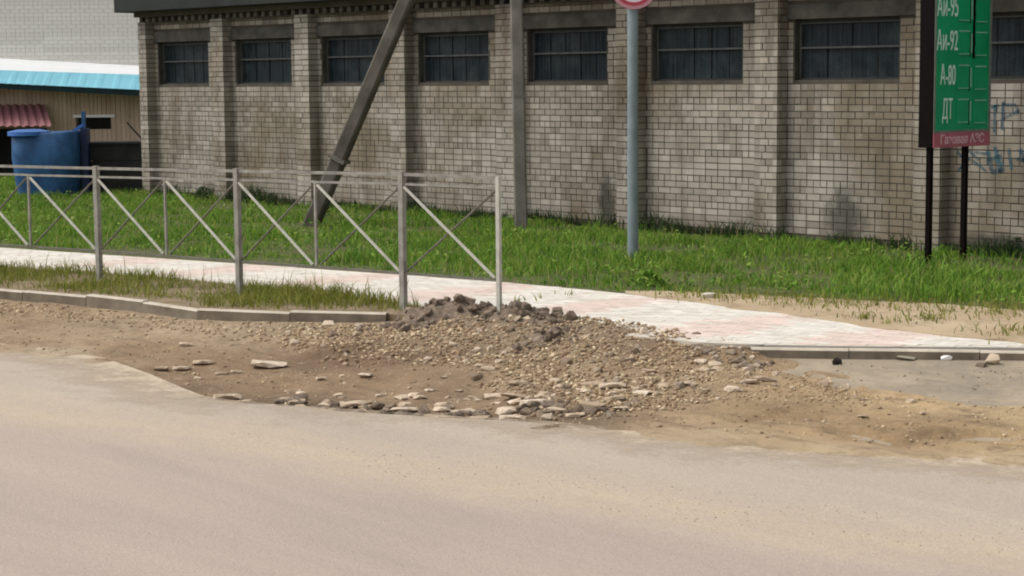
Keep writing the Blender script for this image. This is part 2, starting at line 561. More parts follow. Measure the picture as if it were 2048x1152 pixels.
M['joint'] = simple('sandy joints', (0.52, 0.47, 0.40), 0.15, 5.0, 0.95)


def leaf_material(name, stops, transl=0.35):
    t = NT(name)
    a = t.attr('tint')
    big = t.math('ADD', t.math('MULTIPLY', t.noise(2.6, 5, 0.65), 0.6), t.math('MULTIPLY', t.noise(0.55, 3, 0.5), 0.4))
    f = t.math('ADD', t.math('MULTIPLY', a.outputs['Fac'], 0.42), t.math('MULTIPLY', big, 0.58))
    c = t.ramp(f, stops)
    t.out(c, 0.75)
    tr = t.n.new('ShaderNodeBsdfTranslucent')
    t.lk(c, tr.inputs['Color'])
    mx = t.n.new('ShaderNodeMixShader')
    mx.inputs[0].default_value = transl
    t.lk(t.b.outputs[0], mx.inputs[1]); t.lk(tr.outputs[0], mx.inputs[2])
    o = t.n['Material Output']
    t.lk(mx.outputs[0], o.inputs['Surface'])
    return t.m


M['grass'] = leaf_material('lawn grass', [(0.28, (0.04, 0.12, 0.010)), (0.45, (0.12, 0.255, 0.024)), (0.58, (0.20, 0.335, 0.042)), (0.72, (0.30, 0.37, 0.075)), (0.88, (0.36, 0.36, 0.13))])
M['verge'] = leaf_material('verge grass', [(0.25, (0.09, 0.13, 0.016)), (0.5, (0.20, 0.225, 0.035)), (0.8, (0.36, 0.32, 0.10))])
M['straw'] = leaf_material('dry straw', [(0.2, (0.20, 0.19, 0.07)), (0.5, (0.33, 0.29, 0.12)), (0.8, (0.45, 0.38, 0.19))])
M['weed'] = leaf_material('dark weeds', [(0.2, (0.018, 0.035, 0.012)), (0.5, (0.035, 0.062, 0.02)), (0.8, (0.06, 0.10, 0.03))])

# ------------------------------------------------------------------ the ground
ground = sheet('ground', [(-260, -260), (260, -260), (260, 260), (-260, 260)], -0.42, M['earth'])
tag(ground, kind='structure')

# road with a broken edge
EDGE_PX = [(-700, 640), (-300, 664), (0, 690), (80, 698), (200, 718), (285, 748), (350, 776), (400, 795), (480, 805), (560, 812),
           (640, 817), (720, 823), (820, 829), (920, 836), (1000, 840), (1100, 846), (1200, 856), (1300, 868), (1500, 886), (1700, 902), (2048, 922), (2700, 950)]
EDGE = [at(x, y, ZR)[:2] for x, y in EDGE_PX]
edge_j = subdiv(subdiv(EDGE, 0.12, 0.06), 0.03, 0.035, 8)
far = EDGE[-1] + (EDGE[-1] - EDGE[-2]) * 30
farl = EDGE[0] + (EDGE[0] - EDGE[1]) * 12
road = sheet('road', [tuple(farl)] + edge_j + [tuple(far), (150, -90), (40, -120), (-100, -110)], ZR, M['asphalt'], thick=0.16)
tag(road, kind='structure')

t = NT('pale road dust')
a = t.attr('amount')
dn = t.math('ADD', t.noise(3.0, 6, 0.7), t.math('MULTIPLY', t.noise(26, 4, 0.7), 0.5))
c = t.ramp(t.noise(6, 5), [(0.3, (0.40, 0.32, 0.235)), (0.7, (0.50, 0.415, 0.315))])
t.out(c, 0.95)
tr = t.n.new('ShaderNodeBsdfTransparent')
mx = t.n.new('ShaderNodeMixShader')
t.lk(t.ramp(t.math('SUBTRACT', t.math('ADD', a.outputs['Fac'], dn), 0.75), [(0.12, 0.0), (0.62, 0.95)]), mx.inputs[0])
t.lk(tr.outputs[0], mx.inputs[1]); t.lk(t.b.outputs[0], mx.inputs[2])
t.lk(mx.outputs[0], t.n['Material Output'].inputs['Surface'])
M['dust'] = t.m
eline = subdiv(EDGE[1:], 0.10)
ev, ea, eq = [], [], []
NR = 7
elp = np.array(eline)
epx = np.array([at(x, y, ZR)[:2] for x, y in EDGE_PX])
for k, p in enumerate(elp):
    q0, q1 = elp[max(k - 1, 0)], elp[min(k + 1, len(elp) - 1)]
    tg = (q1 - q0) / max(np.linalg.norm(q1 - q0), 1e-6)
    nr = np.array([tg[1], -tg[0]])
    pxx = 1024 + F * ((np.array([p[0], p[1], ZR]) - CAM) @ RT) / ((np.array([p[0], p[1], ZR]) - CAM) @ FW)
    amt = float(np.interp(pxx, [0, 330, 480, 1050, 1250, 2048], [1.0, 0.9, 0.42, 0.42, 0.9, 1.0]))
    for r_ in range(NR):
        f_ = r_ / (NR - 1)
        pp = p + nr * (-0.04 + 0.85 * f_)
        ev.append((pp[0], pp[1], ZR + 0.0035))
        ea.append(amt * (1 - f_) ** 1.3 * 0.72)
    if k:
        for r_ in range(NR - 1):
            b0, b1 = (k - 1) * NR + r_, k * NR + r_
            eq.append((b0, b0 + 1, b1 + 1, b1))
dm = raw_mesh('road_dust', np.array(ev), quads=np.array(eq))
da = dm.attributes.new('amount', 'FLOAT', 'POINT')
da.data.foreach_set('value', np.array(ea, np.float32))
tag(link('road_dust', dm, M['dust'], road), kind='stuff')

KERB_L = [at(x, y, ZR)[:2] for x, y in ((0, 604), (219, 621), (394, 646))]
KERB_L = [KERB_L[0] + (KERB_L[0] - KERB_L[1]) * 5.0] + KERB_L
KERB_M = [at(x, y, ZR)[:2] for x, y in ((394, 646), (640, 653), (772, 656))]
KERB_R0 = [at(x, y, 0.0)[:2] for x, y in ((1440, 697), (1676, 700), (2048, 703))]
KERB_R = KERB_R0 + [KERB_R0[-1] + (KERB_R0[-1] - KERB_R0[-2]) * 4]
# asphalt of the drive on the right, lies under the loose dirt
AZK = -0.066                                            # its level along the kerb; it falls to the road
ka, kb = KERB_R[0], KERB_R[-1]
kd = (kb - ka) / np.linalg.norm(kb - ka)
ap = MB()
nu, nv = 40, 12
for iu in range(nu + 1):
    for iv_ in range(nv + 1):
        p = ka - kd * 0.5 + kd * (np.linalg.norm(kb - ka) + 1.0) * iu / nu + np.array([kd[1], -kd[0]]) * (-0.04 + 3.2 * iv_ / nv)
        ap.v.append((p[0], p[1], max(ZR - .006, AZK - 0.045 * (3.2 * iv_ / nv) ** 1.0) + 0.004 * float(fbm(np.array([p[0] * 1.5]), np.array([p[1] * 1.5]))[0])))
for iu in range(nu):
    for iv_ in range(nv):
        k = iu * (nv + 1) + iv_
        ap.f.append((k, k + 1, k + nv + 2, k + nv + 1))
drive = ap.build('driveway', M['asphalt_apron'], smooth=True)
tag(drive, kind='structure')

# lawn earth, pavement, verge
SW_FAR = [at(x, y)[:2] for x, y in ((0, 494), (200, 508), (400, 521), (620, 536), (806, 549), (1000, 563), (1180, 579), (1300, 592), (1400, 603), (1600, 628), (1750, 649), (1900, 668), (2048, 685), (2150, 693))]
SW_FAR = [SW_FAR[0] + (SW_FAR[0] - SW_FAR[2]) * 8] + SW_FAR
SW_NEAR = [at(x, y)[:2] for x, y in ((0, 532), (200, 544), (400, 560), (620, 580), (760, 598), (850, 612), (1000, 630), (1130, 650), (1250, 669), (1400, 684), (1480, 687), (1676, 691), (2048, 694), (2150, 695))]
SW_NEAR = [SW_NEAR[0] + (SW_FAR[0] - SW_FAR[1])] + SW_NEAR
lawn_P = [tuple(p) for p in SW_FAR] + [tuple(KERB_R[-1]), (60, 10), (60, 60), (-80, 60), (-80, -14)]
lawn = sheet('lawn_earth', lawn_P, 0.0, M['earth'], thick=0.4)
tag(lawn, kind='structure')
SW_P = [tuple(p) for p in SW_FAR] + [tuple(p) for p in SW_NEAR[::-1]]
walk = sheet('pavement', SW_P, -0.004, M['joint'], thick=0.35)
tag(walk, kind='structure')
verge_P = [tuple(p) for p in SW_NEAR[:9]] + [tuple(p + np.array([-0.03, 0.06])) for p in (KERB_M[::-1] + KERB_L[::-1])]
verge = sheet('verge_earth', verge_P, -0.012, M['verge_soil'], thick=0.35)
tag(verge, kind='structure')
sand_P = [at(x, y)[:2] for x, y in ((1250, 584), (1330, 584), (1420, 588), (1520, 592), (1620, 597), (1750, 604), (1900, 612), (2048, 622), (2300, 640), (2300, 708), (2150, 697), (2048, 688), (1900, 673), (1750, 654), (1600, 633), (1400, 606), (1300, 595))]
tag(sheet('bare_sand', subdiv(sand_P + [sand_P[0]], 0.06, 0.12)[:-1], 0.007, M['sand'], thick=.03), kind='structure')

# pavers of the pavement: pale with pinkish bands
lo, hi = np.min(SW_P, 0), np.max(SW_P, 0)
pv = MB()
ang = math.atan2(0.8, 3.4)
ca, sa = math.cos(ang), math.sin(ang)
swa = np.array(SW_P)
PL, PW = 0.17, 0.085
gx, gy = np.meshgrid(np.arange(-40, 200), np.arange(-60, 60))
org = np.array([8.0, -7.5])
bu = (gx + 0.5 * (gy % 2)).ravel() * PL
bv = gy.ravel() * PW
X = org[0] + bu * ca - bv * sa
Y = org[1] + bu * sa + bv * ca
ok = inpoly(X, Y, SW_P) & (dline(X, Y, SW_FAR) > 0.05) & (dline(X, Y, SW_NEAR) > 0.05) & (X > 3)
pinkc = np.array([at(x, y)[:2] for x, y in ((280, 522), (455, 540), (670, 560), (910, 585), (1165, 615), (1480, 648), (1760, 672))])
for u_, v_, x_, y_ in zip(bu[ok], bv[ok], X[ok], Y[ok]):
    d = np.min(np.hypot(pinkc[:, 0] - x_, (pinkc[:, 1] - y_) * 0.35))
    pk = d < 0.33 + random.uniform(-.12, .12)
    g = random.uniform(0.92, 1.06)
    col = (0.62 * g, 0.505 * g, 0.45 * g, 1) if pk else (0.635 * g, 0.60 * g, 0.54 * g, 1)
    z1 = 0.0 + random.uniform(-0.0015, 0.0015)
    hl, hw = PL / 2 - 0.0018, PW / 2 - 0.0018
    q = []
    for (i, j) in ((-1, -1), (1, -1), (1, 1), (-1, 1)):
        q.append((x_ + i * hl * ca - j * hw * sa, y_ + i * hl * sa + j * hw * ca))
    pv.add([(a, b, -0.0055) for a, b in q] + [(a, b, z1) for a, b in q], [(4, 5, 6, 7), (0, 1, 5, 4), (1, 2, 6, 5), (2, 3, 7, 6), (3, 0, 4, 7)], col)
me = pv.mesh('paver_field')
tag(link('paver_field', me, M['paver'], walk), kind='stuff')

# kerb stones, one by one
kerb = empty('kerb', (KERB_M[0][0], KERB_M[0][1], ZR))
tag(kerb, kind='structure')


def kerb_run(P, length, drop=(0, 0), skip_end=0.0):
    d = [0]
    for i in range(len(P) - 1): d.append(d[-1] + np.linalg.norm(P[i + 1] - P[i]))
    tot, s, k = d[-1] - skip_end, 0.0, 0
    pt = lambda s_: np.array([np.interp(s_, d, [p[0] for p in P]), np.interp(s_, d, [p[1] for p in P])])
    n = max(1, round(tot / length))
    L = tot / n
    for k in range(n):
        a, b = pt(k * L + 0.003), pt((k + 1) * L - 0.003)
        ax = (b - a) / np.linalg.norm(b - a)
        nr = np.array([-ax[1], ax[0]])
        za = 0.004 - drop[0] * random.random() + random.uniform(-.006, .006)
        zb = za - drop[1] * random.random()
        tw = random.uniform(-0.004, 0.004)
        vs = []
        for p, zt in ((a, za), (b, zb)):
            p = p + nr * tw
            f0, f1, f2 = p, p + nr * 0.012, p + nr * 0.085
            vs += [(f0[0], f0[1], -0.35), (f0[0] + nr[0] * .004, f0[1] + nr[1] * .004, zt - 0.012), (f1[0] + nr[0] * .004, f1[1] + nr[1] * .004, zt), (f2[0], f2[1], zt - .002), (f2[0], f2[1], -0.35)]
        mb = MB().add(np.array(vs) - np.array([KERB_M[0][0], KERB_M[0][1], ZR]),
                      [(0, 5, 6, 1), (1, 6, 7, 2), (2, 7, 8, 3), (3, 8, 9, 4), (4, 3, 2, 1, 0)[::-1], (5, 6, 7, 8, 9)])
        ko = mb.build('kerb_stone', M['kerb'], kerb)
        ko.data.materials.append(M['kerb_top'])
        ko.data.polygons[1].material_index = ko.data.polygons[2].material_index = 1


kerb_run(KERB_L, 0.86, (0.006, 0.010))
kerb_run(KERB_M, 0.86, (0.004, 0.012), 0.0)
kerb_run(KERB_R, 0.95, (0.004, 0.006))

# ------------------------------------------------------------------ loose dirt over the broken road edge
CP = [(-300, 640, .0), (0, 612, .025), (0, 650, .005), (0, 680, .005), (150, 640, .02), (150, 690, -.01), (250, 648, .025), (250, 675, .0), (250, 715, -.03), (400, 662, .03), (400, 690, -.03), (400, 740, -.07),
      (450, 780, -.07), (520, 660, .03), (520, 700, -.05), (520, 770, -.085), (600, 720, -.08), (700, 760, -.09), (800, 790, -.085), (900, 770, -.075), (900, 815, -.08), (1000, 820, -.07), (620, 668, .035), (700, 670, .06), (700, 695, .035),
      (800, 680, .07), (820, 715, .02), (680, 714, -.045), (900, 690, .10), (900, 725, .02), (1000, 665, .15), (1100, 690, .15), (1000, 735, .045), (1080, 770, .03), (1100, 810, .005), (1100, 838, -.02), (1250, 702, .13), (1250, 740, .07),
      (1250, 800, .02), (1250, 850, .012), (1250, 890, -.03), (1350, 870, .014), (1350, 900, -.03), (1300, 708, .125), (1350, 718, .105), (1400, 726, .105), (1440, 731, .105), (1475, 736, .09), (1505, 741, .04), (1530, 746, .0), (1400, 765, .05), (1470, 765, .05), (1200, 690, .14), (1560, 738, .012), (1640, 762, .012), (1720, 780, .012), (1600, 728, -.04), (1640, 735, -.05), (1700, 740, -.05), (1750, 752, -.05), (1800, 765, -.04), (1850, 775, -.045), (1920, 785, -.045), (1950, 765, -.06), (2048, 775, -.06), (2048, 795, -.03), (2100, 740, -.06), (1600, 790, .03), (1500, 800, .03), (1450, 850, .012), (1450, 884, .014), (1450, 915, -.03),
      (1700, 810, .02), (1800, 850, .035), (1800, 802, .012), (1880, 815, .010), (1960, 824, .008), (1950, 850, .02), (2048, 828, .010), (2048, 870, .02), (2048, 918, .014), (2048, 955, -.03), (1700, 895, .014), (1700, 930, -.03), (1570, 890, .014), (1570, 922, -.03), (1860, 910, .014), (1860, 945, -.03), (2300, 830, .004), (2300, 900, .01), (2300, 760, -.06),
      (1130, 852, .004), (1130, 880, -.04), (300, 760, -.01), (200, 722, .006), (120, 706, .008), (60, 698, .008), (0, 694, .008), (0, 715, -.025), (120, 728, -.025), (210, 748, -.025), (-200, 680, .006), (-200, 700, -.025)]
CPW = np.array([list(at(x, y, ZR)[:2]) + [h] for x, y, h in CP])
CC = [(0, 640, (.30, .225, .155)), (0, 690, (.34, .26, .185)), (250, 655, (.34, .275, .205)), (250, 700, (.275, .195, .13)), (450, 665, (.36, .295, .225)), (450, 720, (.26, .185, .125)), (600, 740, (.27, .195, .135)), (800, 760, (.275, .20, .14)),
      (700, 680, (.33, .265, .195)), (900, 690, (.28, .225, .17)), (900, 800, (.26, .19, .135)), (1000, 660, (.17, .135, .11)), (1100, 690, (.22, .18, .145)), (1100, 760, (.30, .235, .17)), (1250, 700, (.25, .195, .15)), (1300, 780, (.30, .235, .17)), (1450, 710, (.19, .13, .09)), (1500, 760, (.36, .275, .19)),
      (1400, 850, (.35, .265, .18)), (1650, 780, (.40, .30, .195)), (1650, 870, (.36, .265, .17)), (1800, 800, (.44, .335, .215)), (1850, 870, (.36, .26, .155)), (2048, 830, (.47, .365, .24)), (2048, 890, (.40, .30, .185)), (2048, 925, (.44, .36, .26)), (1700, 905, (.42, .345, .255)), (1400, 876, (.41, .34, .255)), (120, 710, (.40, .335, .26)), (570, 803, (.12, .088, .065)), (700, 808, (.13, .095, .07)), (850, 818, (.12, .088, .065)), (1000, 828, (.12, .088, .065)), (1150, 838, (.15, .11, .08)), (680, 712, (.16, .11, .075)), (780, 720, (.16, .11, .075)), (1450, 714, (.15, .09, .06)), (1000, 640, (.14, .11, .09)), (1560, 838, (.26, .185, .115)), (1790, 880, (.22, .15, .09))]
CCW = np.array([list(at(x, y, ZR)[:2]) + list(c) for x, y, c in CC])


def shepard(x, y, P, p=2.2, e=0.01):
    num, den = 0, 0
    for r in P:
        w_ = 1.0 / ((x - r[0]) ** 2 + (y - r[1]) ** 2 + e) ** p
        num = num + w_[..., None] * np.array(r[2:])
        den = den + w_
    return num / den[..., None]


LEDGE = [[at(x, y, ZR)[:2] for x, y in L] for L in (((1500, 840), (1580, 832), (1660, 842), (1700, 856)), ((1715, 866), (1780, 882), (1800, 886), (1860, 876), (1960, 872)),
                                                    ((640, 704), (720, 716), (800, 718)), ((1400, 712), (1480, 716), (1545, 720)), ((330, 690), (420, 692), (540, 696)))]
LEDH = [0.035, 0.04, 0.05, 0.05, 0.025]


def dirt_h(x, y):
    h = shepard(x, y, CPW)[..., 0]
    kk = (x - KERB_R[0][0]) * (KERB_R[-1] - KERB_R[0])[1] - (y - KERB_R[0][1]) * (KERB_R[-1] - KERB_R[0])[0]
    kk = kk / np.linalg.norm(KERB_R[-1] - KERB_R[0])                 # distance out from the right kerb line
    uu = ((x - KERB_R[0][0]) * (KERB_R[-1] - KERB_R[0])[0] + (y - KERB_R[0][1]) * (KERB_R[-1] - KERB_R[0])[1]) / np.linalg.norm(KERB_R[-1] - KERB_R[0])
    h = h + np.clip(0.059 - 0.045 * np.maximum(kk, 0), 0, 0.06) * np.clip((uu + 0.1) / 0.5, 0, 1)
    rough = np.clip(0.25 + 3.0 * np.abs(h), 0.25, 1.0)
    smooth = 1 - 0.75 * np.clip((x * 0.378 * -1 + y * 0.926 + 17.0) * 0, 0, 1)
    h = h + rough * (0.040 * fbm(x * 2.2, y * 2.2, 3, 1) + 0.030 * fbm(x * 7, y * 7, 4, 9)) + 0.012 * fbm(x * 22, y * 22, 3, 21) * rough
    h = h + 0.022 * fbm(x * 3.1, y * 3.1, 4, 44) * np.clip((uu - 0.2) / 0.6, 0, 1)
    for L, H_ in zip(LEDGE, LEDH):
        d = dline(x, y, L)
        # the far side of the ledge stands higher: side from the camera
        mid = np.array(L).mean(0)
        v = np.array([FH[0], FH[1]])
        s = (x - mid[0]) * v[0] + (y - mid[1]) * v[1]
        best = np.full(np.shape(x), 0.0)
        tx = np.array([p[0] * R0[0] + p[1] * R0[1] for p in L]); td = np.array([p[0] * v[0] + p[1] * v[1] for p in L])
        o = np.argsort(tx)
        dd = (x * v[0] + y * v[1]) - np.interp(x * R0[0] + y * R0[1], tx[o], td[o])
        dd = dd + 0.06 * fbm(x * 9, y * 9, 3, 33)
        stp = np.clip(dd / 0.05, -1, 1)
        h = h + H_ * 0.5 * (stp * np.exp(-(dd / 0.28) ** 2)) * np.clip(1.2 - d * 3.0, 0, 1)
    return h


DP = [at(x, y, ZR)[:2] for x, y in ((-500, 590), (0, 598), (394, 640), (905, 652), (1130, 668), (1300, 698), (1440, 721), (1500, 727), (1560, 734), (1700, 736), (2400, 745), (2400, 1000), (1700, 955), (1300, 920), (1000, 890), (560, 845), (330, 815), (150, 760), (-500, 720))]
DPn = np.array(DP)
st = 0.03
xs = np.arange(DPn[:, 0].min(), DPn[:, 0].max(), st)
ys = np.arange(DPn[:, 1].min(), DPn[:, 1].max(), st)
GX, GY = np.meshgrid(xs, ys)
IN = inpoly(GX, GY, DP)
HH = dirt_h(GX, GY)
idx = -np.ones(GX.shape, np.int64)
vm = IN.copy()
idx[vm] = np.arange(vm.sum())
q = vm[:-1, :-1] & vm[1:, :-1] & vm[:-1, 1:] & vm[1:, 1:]
quads = np.stack([idx[:-1, :-1][q], idx[:-1, 1:][q], idx[1:, 1:][q], idx[1:, :-1][q]], 1)
vv = np.stack([GX[vm], GY[vm], ZR + HH[vm]], 1)
me = raw_mesh('dirt', vv, quads=quads, smooth=True)
cc = shepard(GX[vm], GY[vm], CCW, 1.6, 0.05)
cc = cc * (1 + 0.18 * fbm(vv[:, 0] * 1.7, vv[:, 1] * 1.7, 4, 50))[:, None]
ca_ = me.color_attributes.new('Col', 'FLOAT_COLOR', 'POINT')
ca_.data.foreach_set('color', np.concatenate([cc, np.ones((len(cc), 1))], 1).astype(np.float32).ravel())
dirt = link('loose_dirt', me, M['dirt'])
tag(dirt, kind='structure')

# ---- stones
_hulls = {}


def hull_mesh(key, sx, sy, sz, mat, npts=11, seed=0):
    rr = random.Random(seed)
    bm = bmesh.new()
    for _ in range(npts):
        v = Vector((rr.gauss(0, 1), rr.gauss(0, 1), rr.gauss(0, 1))).normalized()
        q = rr.uniform(0.8, 1.1)
        v = Vector((max(-.75, min(.75, v.x * q)), max(-.75, min(.75, v.y * q)), max(-.62, min(.62, v.z * q))))
        bm.verts.new((v.x * sx / 1.5, v.y * sy / 1.5, v.z * sz / 1.24))
    r = bmesh.ops.convex_hull(bm, input=bm.verts)
    bmesh.ops.delete(bm, geom=[g for g in r['geom_interior'] if isinstance(g, bmesh.types.BMVert)], context='VERTS')
    bmesh.ops.recalc_face_normals(bm, faces=bm.faces)
    me = bpy.data.meshes.new(key)
    bm.to_mesh(me)
    bm.free()
    me.materials.append(mat)
    return me


HULL = {k: [hull_mesh('stone', 1, 1, 1, M[mt], 24, 100 * j + i) for i in range(8)] for j, (k, mt) in enumerate((('pale', 'stone_pale'), ('brown', 'stone_brown'), ('soil', 'soil')))}


def place_stone(kind, x, y, z, sx, sy, sz, parent, name='stone', rz=None, tilt=0.15):
    o = bpy.data.objects.new(name, random.choice(HULL[kind]))
    COL.objects.link(o)
    o.location = (x, y, z)
    o.scale = (sx, sy, sz)
    o.rotation_euler = (random.uniform(-tilt, tilt), random.uniform(-tilt, tilt), random.uniform(0, 6.28) if rz is None else rz)
    o.parent = parent
    return o


SLABS = [(538, 725, 62, 1.3), (455, 788, 50, .6), (491, 795, 22, 1), (574, 785, 26, 1), (655, 797, 40, .7), (706, 798, 50, .6), (731, 816, 40, .6), (811, 795, 32, .7), (806, 812, 55, .6), (882, 811, 36, .6), (921, 815, 36, .6),
         (1014, 819, 50, .6), (1026, 802, 46, .6), (1038, 784, 36, .8), (1070, 820, 55, .5), (1185, 825, 46, .6), (1026, 833, 48, .5), (838, 785, 26, .8), (362, 732, 30, 1), (320, 736, 30, .8), (406, 725, 36, .8), (472, 739, 20, 1),
         (372, 693, 24, .9), (643, 749, 20, 1), (443, 740, 24, .8), (357, 751, 15, 1), (396, 748, 13, 1), (1185, 786, 42, .6), (1225, 791, 48, .5), (1310, 803, 26, .8), (1465, 799, 36, .7), (1498, 789, 32, .7), (1531, 785, 38, .6),
         (1225, 816, 42, .5), (1821, 818, 22, .6), (1846, 846, 13, 1), (1725, 853, 22, .8), (690, 822, 30, .6), (765, 826, 34, .5), (860, 828, 30, .6), (960, 828, 36, .5), (1110, 832, 40, .5), (1150, 838, 34, .5), (600, 802, 26, .8), (1240, 832, 28, .7),
         (1000, 745, 22, .9), (960, 752, 18, 1), (1300, 770, 24, .8), (1380, 792, 26, .8), (1410, 800, 18, 1), (930, 742, 26, .8), (1120, 790, 24, .9), (1090, 800, 26, .8), (540, 804, 22, .8)]
for (px, py, wpx, asp) in SLABS:
    p = at(px, py, ZR - 0.03)
    s_ = wpx / (F / np.dot(p - CAM, FW))
    h0 = float(dirt_h(np.array([p[0]]), np.array([p[1]]))[0])
    rz = math.atan2(R0[1], R0[0]) + random.uniform(-.2, .2)
    th = min(0.038, max(0.02, s_ * 0.22))
    place_stone('pale', p[0], p[1], ZR + h0 + th * 0.55, s_ * 1.15, s_ * max(asp, 0.6) * random.uniform(.75, 1.1), th, dirt, 'flat_stone', rz, 0.12)

for k in range(75):
    px = random.uniform(555, 1260)
    py = np.interp(px, [555, 700, 900, 1100, 1260], [806, 815, 828, 838, 850]) - abs(random.gauss(0, 9))
    p = at(px, py, ZR - 0.05)
    s_ = random.uniform(.03, .085)
    h0 = float(dirt_h(np.array([p[0]]), np.array([p[1]]))[0])
    place_stone('soil', p[0], p[1], ZR + h0 + s_ * .12, s_ * 1.5, s_, s_ * .6, dirt, 'clod', None, 0.4)
for k in range(110):
    px, py = random.uniform(560, 1540), 0
    py = np.interp(px, [560, 900, 1250, 1540], [796, 818, 806, 785]) - abs(random.gauss(0, 24))
    p = at(px, py, ZR - 0.04)
    s_ = 0.02 + 0.075 * random.random() ** 2.2
    h0 = float(dirt_h(np.array([p[0]]), np.array([p[1]]))[0])
    place_stone('pale', p[0], p[1], ZR + h0 + s_ * .1, s_ * 1.3, s_ * 1.1, s_ * .2 + .008, dirt, 'flat_stone', None, 0.2)

for k in range(45):
    px = random.uniform(1380, 1545)
    p = at(px, np.interp(px, [1380, 1545], [700, 722]) + random.gauss(0, 5), -0.02)
    s_ = random.uniform(.025, .07)
    h0 = float(dirt_h(np.array([p[0]]), np.array([p[1]]))[0])
    place_stone('brown' if k % 3 else 'soil', p[0], p[1], ZR + h0 + s_ * .1, s_ * 1.3, s_, s_ * .6, dirt, 'clod', None, 0.4)

GRAV = [at(x, y, ZR)[:2] for x, y in ((560, 668), (780, 655), (1130, 662), (1300, 682), (1480, 708), (1560, 735), (1700, 775), (1820, 805), (1700, 820), (1540, 806), (1300, 838), (1100, 842), (1020, 815), (985, 775), (930, 748), (820, 735), (640, 712), (560, 690))]
# 240 bigger stones, each its own piece
pts = sample_poly(GRAV, 150)
for (x_, y_) in pts:
    s_ = 0.03 + 0.06 * random.random() ** 3
    h0 = float(dirt_h(np.array([x_]), np.array([y_]))[0])
    sz = s_ * random.uniform(.45, .8)
    place_stone('pale' if random.random() < 0.33 else 'brown', x_, y_, ZR + h0 + sz * 0.2, s_, s_ * random.uniform(.6, 1), sz, dirt, 'stone', None, 0.5)

# fine gravel as one mass
ico = bmesh.new()
bmesh.ops.create_icosphere(ico, subdivisions=1, radius=0.5)
iv = np.array([v.co[:] for v in ico.verts]); it_ = np.array([[v.index for v in f.verts] for f in ico.faces])
ico.free()


def gravel(name, P2, smin, smax, cols, parent, zfun, sink=0.15, power=3.0):
    n = len(P2)
    s = smin + (smax - smin) * RNG.random(n) ** power
    z = zfun(P2[:, 0], P2[:, 1])
    V = iv[None] * (1 + 0.55 * (RNG.random((n, len(iv), 1)) - 0.5))
    V = V * np.stack([s * RNG.uniform(.8, 1.3, n), s * RNG.uniform(.6, 1, n), s * RNG.uniform(.4, .75, n)], 1)[:, None]
    a = RNG.random(n) * 6.283
    c_, s_ = np.cos(a)[:, None], np.sin(a)[:, None]
    x, y = V[..., 0] * c_ - V[..., 1] * s_, V[..., 0] * s_ + V[..., 1] * c_
    tl = RNG.uniform(-.5, .5, n)[:, None]
    zz = V[..., 2] + tl * x
    W = np.stack([x + P2[:, 0:1], y + P2[:, 1:2], zz + (z + s * sink)[:, None]], -1).reshape(-1, 3)
    T = (it_[None] + (np.arange(n) * len(iv))[:, None, None]).reshape(-1, 3)
    me = raw_mesh(name, W, tris=T)
    cols = np.array(cols)
    pick = cols[RNG.integers(0, len(cols), n)] * RNG.uniform(.8, 1.2, (n, 1))
    at_ = me.color_attributes.new('Col', 'FLOAT_COLOR', 'POINT')
    at_.data.foreach_set('color', np.repeat(np.concatenate([pick, np.ones((n, 1))], 1), len(iv), 0).astype(np.float32).ravel())
    o = link(name, me, M['gravel'], parent)
    return tag(o, kind='stuff')


GC = [(.34, .255, .18), (.28, .205, .14), (.43, .34, .245), (.52, .435, .325), (.23, .165, .115), (.37, .285, .205), (.60, .52, .405), (.33, .24, .165), (.30, .22, .15)]
zf = lambda x, y: ZR + dirt_h(x, y)
g1 = sample_poly(GRAV, 21000)
ge = dline(g1[:, 0], g1[:, 1], GRAV + [GRAV[0]])
gp = np.clip(ge / 0.35 + 0.12, 0, 1) * np.clip(0.75 + 0.9 * fbm(g1[:, 0] * 2.1, g1[:, 1] * 2.1, 3, 60), .12, 1)
g1 = g1[RNG.random(len(g1)) < gp]
gright = (g1 @ R0[:2]) > (at(1420, 770, ZR)[:2] @ R0[:2])
gravel('gravel', g1[~gright], 0.010, 0.044, GC, dirt, zf)
gravel('fine_gravel', g1[gright], 0.007, 0.026, [(.42, .32, .215), (.36, .265, .175), (.50, .395, .28), (.56, .46, .34), (.29, .21, .14)], dirt, zf)
ALLD = [at(x, y, ZR)[:2] for x, y in ((0, 615), (394, 655), (905, 662), (1430, 715), (1560, 740), (1800, 800), (2048, 815), (2048, 910), (1500, 880), (1000, 832), (430, 795), (280, 740), (0, 685))]
gravel('scattered_grit', sample_poly(ALLD, 3500), 0.008, 0.035, GC[:4], dirt, zf, 0.1, 4.0)
KL = [at(x, y, ZR)[:2] for x, y in ((0, 606), (219, 624), (394, 650), (800, 660), (800, 690), (640, 690), (394, 672), (200, 650), (0, 630))]
gravel('kerbside_grit', sample_poly(KL, 1800), 0.008, 0.045, GC[2:4] + [GC[5], GC[0]], dirt, zf, 0.1, 3.0)
AP_ = [at(x, y, -0.09)[:2] for x, y in ((1540, 726), (2048, 732), (2048, 810), (1800, 785))]
gravel('driveway_grit', sample_poly(AP_, 260), 0.004, 0.022, [(.20, .16, .12), (.42, .34, .25), (.30, .24, .175)], drive, lambda x, y: np.maximum(ZR - .004, AZK - .002 - 0.045 * np.maximum(((x - ka[0]) * kd[1] - (y - ka[1]) * kd[0]), 0)), 0.2, 3.5)
RD = [at(x, y, ZR)[:2] for x, y in ((400, 850), (1000, 930), (1500, 990), (2048, 1050), (2048, 1120), (1500, 1060), (1000, 1000), (600, 910))]
gravel('road_grit', sample_poly(RD, 650), 0.003, 0.009, [(.17, .13, .095), (.24, .19, .14), (.42, .34, .25)], road, lambda x, y: np.full(x.shape, ZR), 0.2, 2.5)

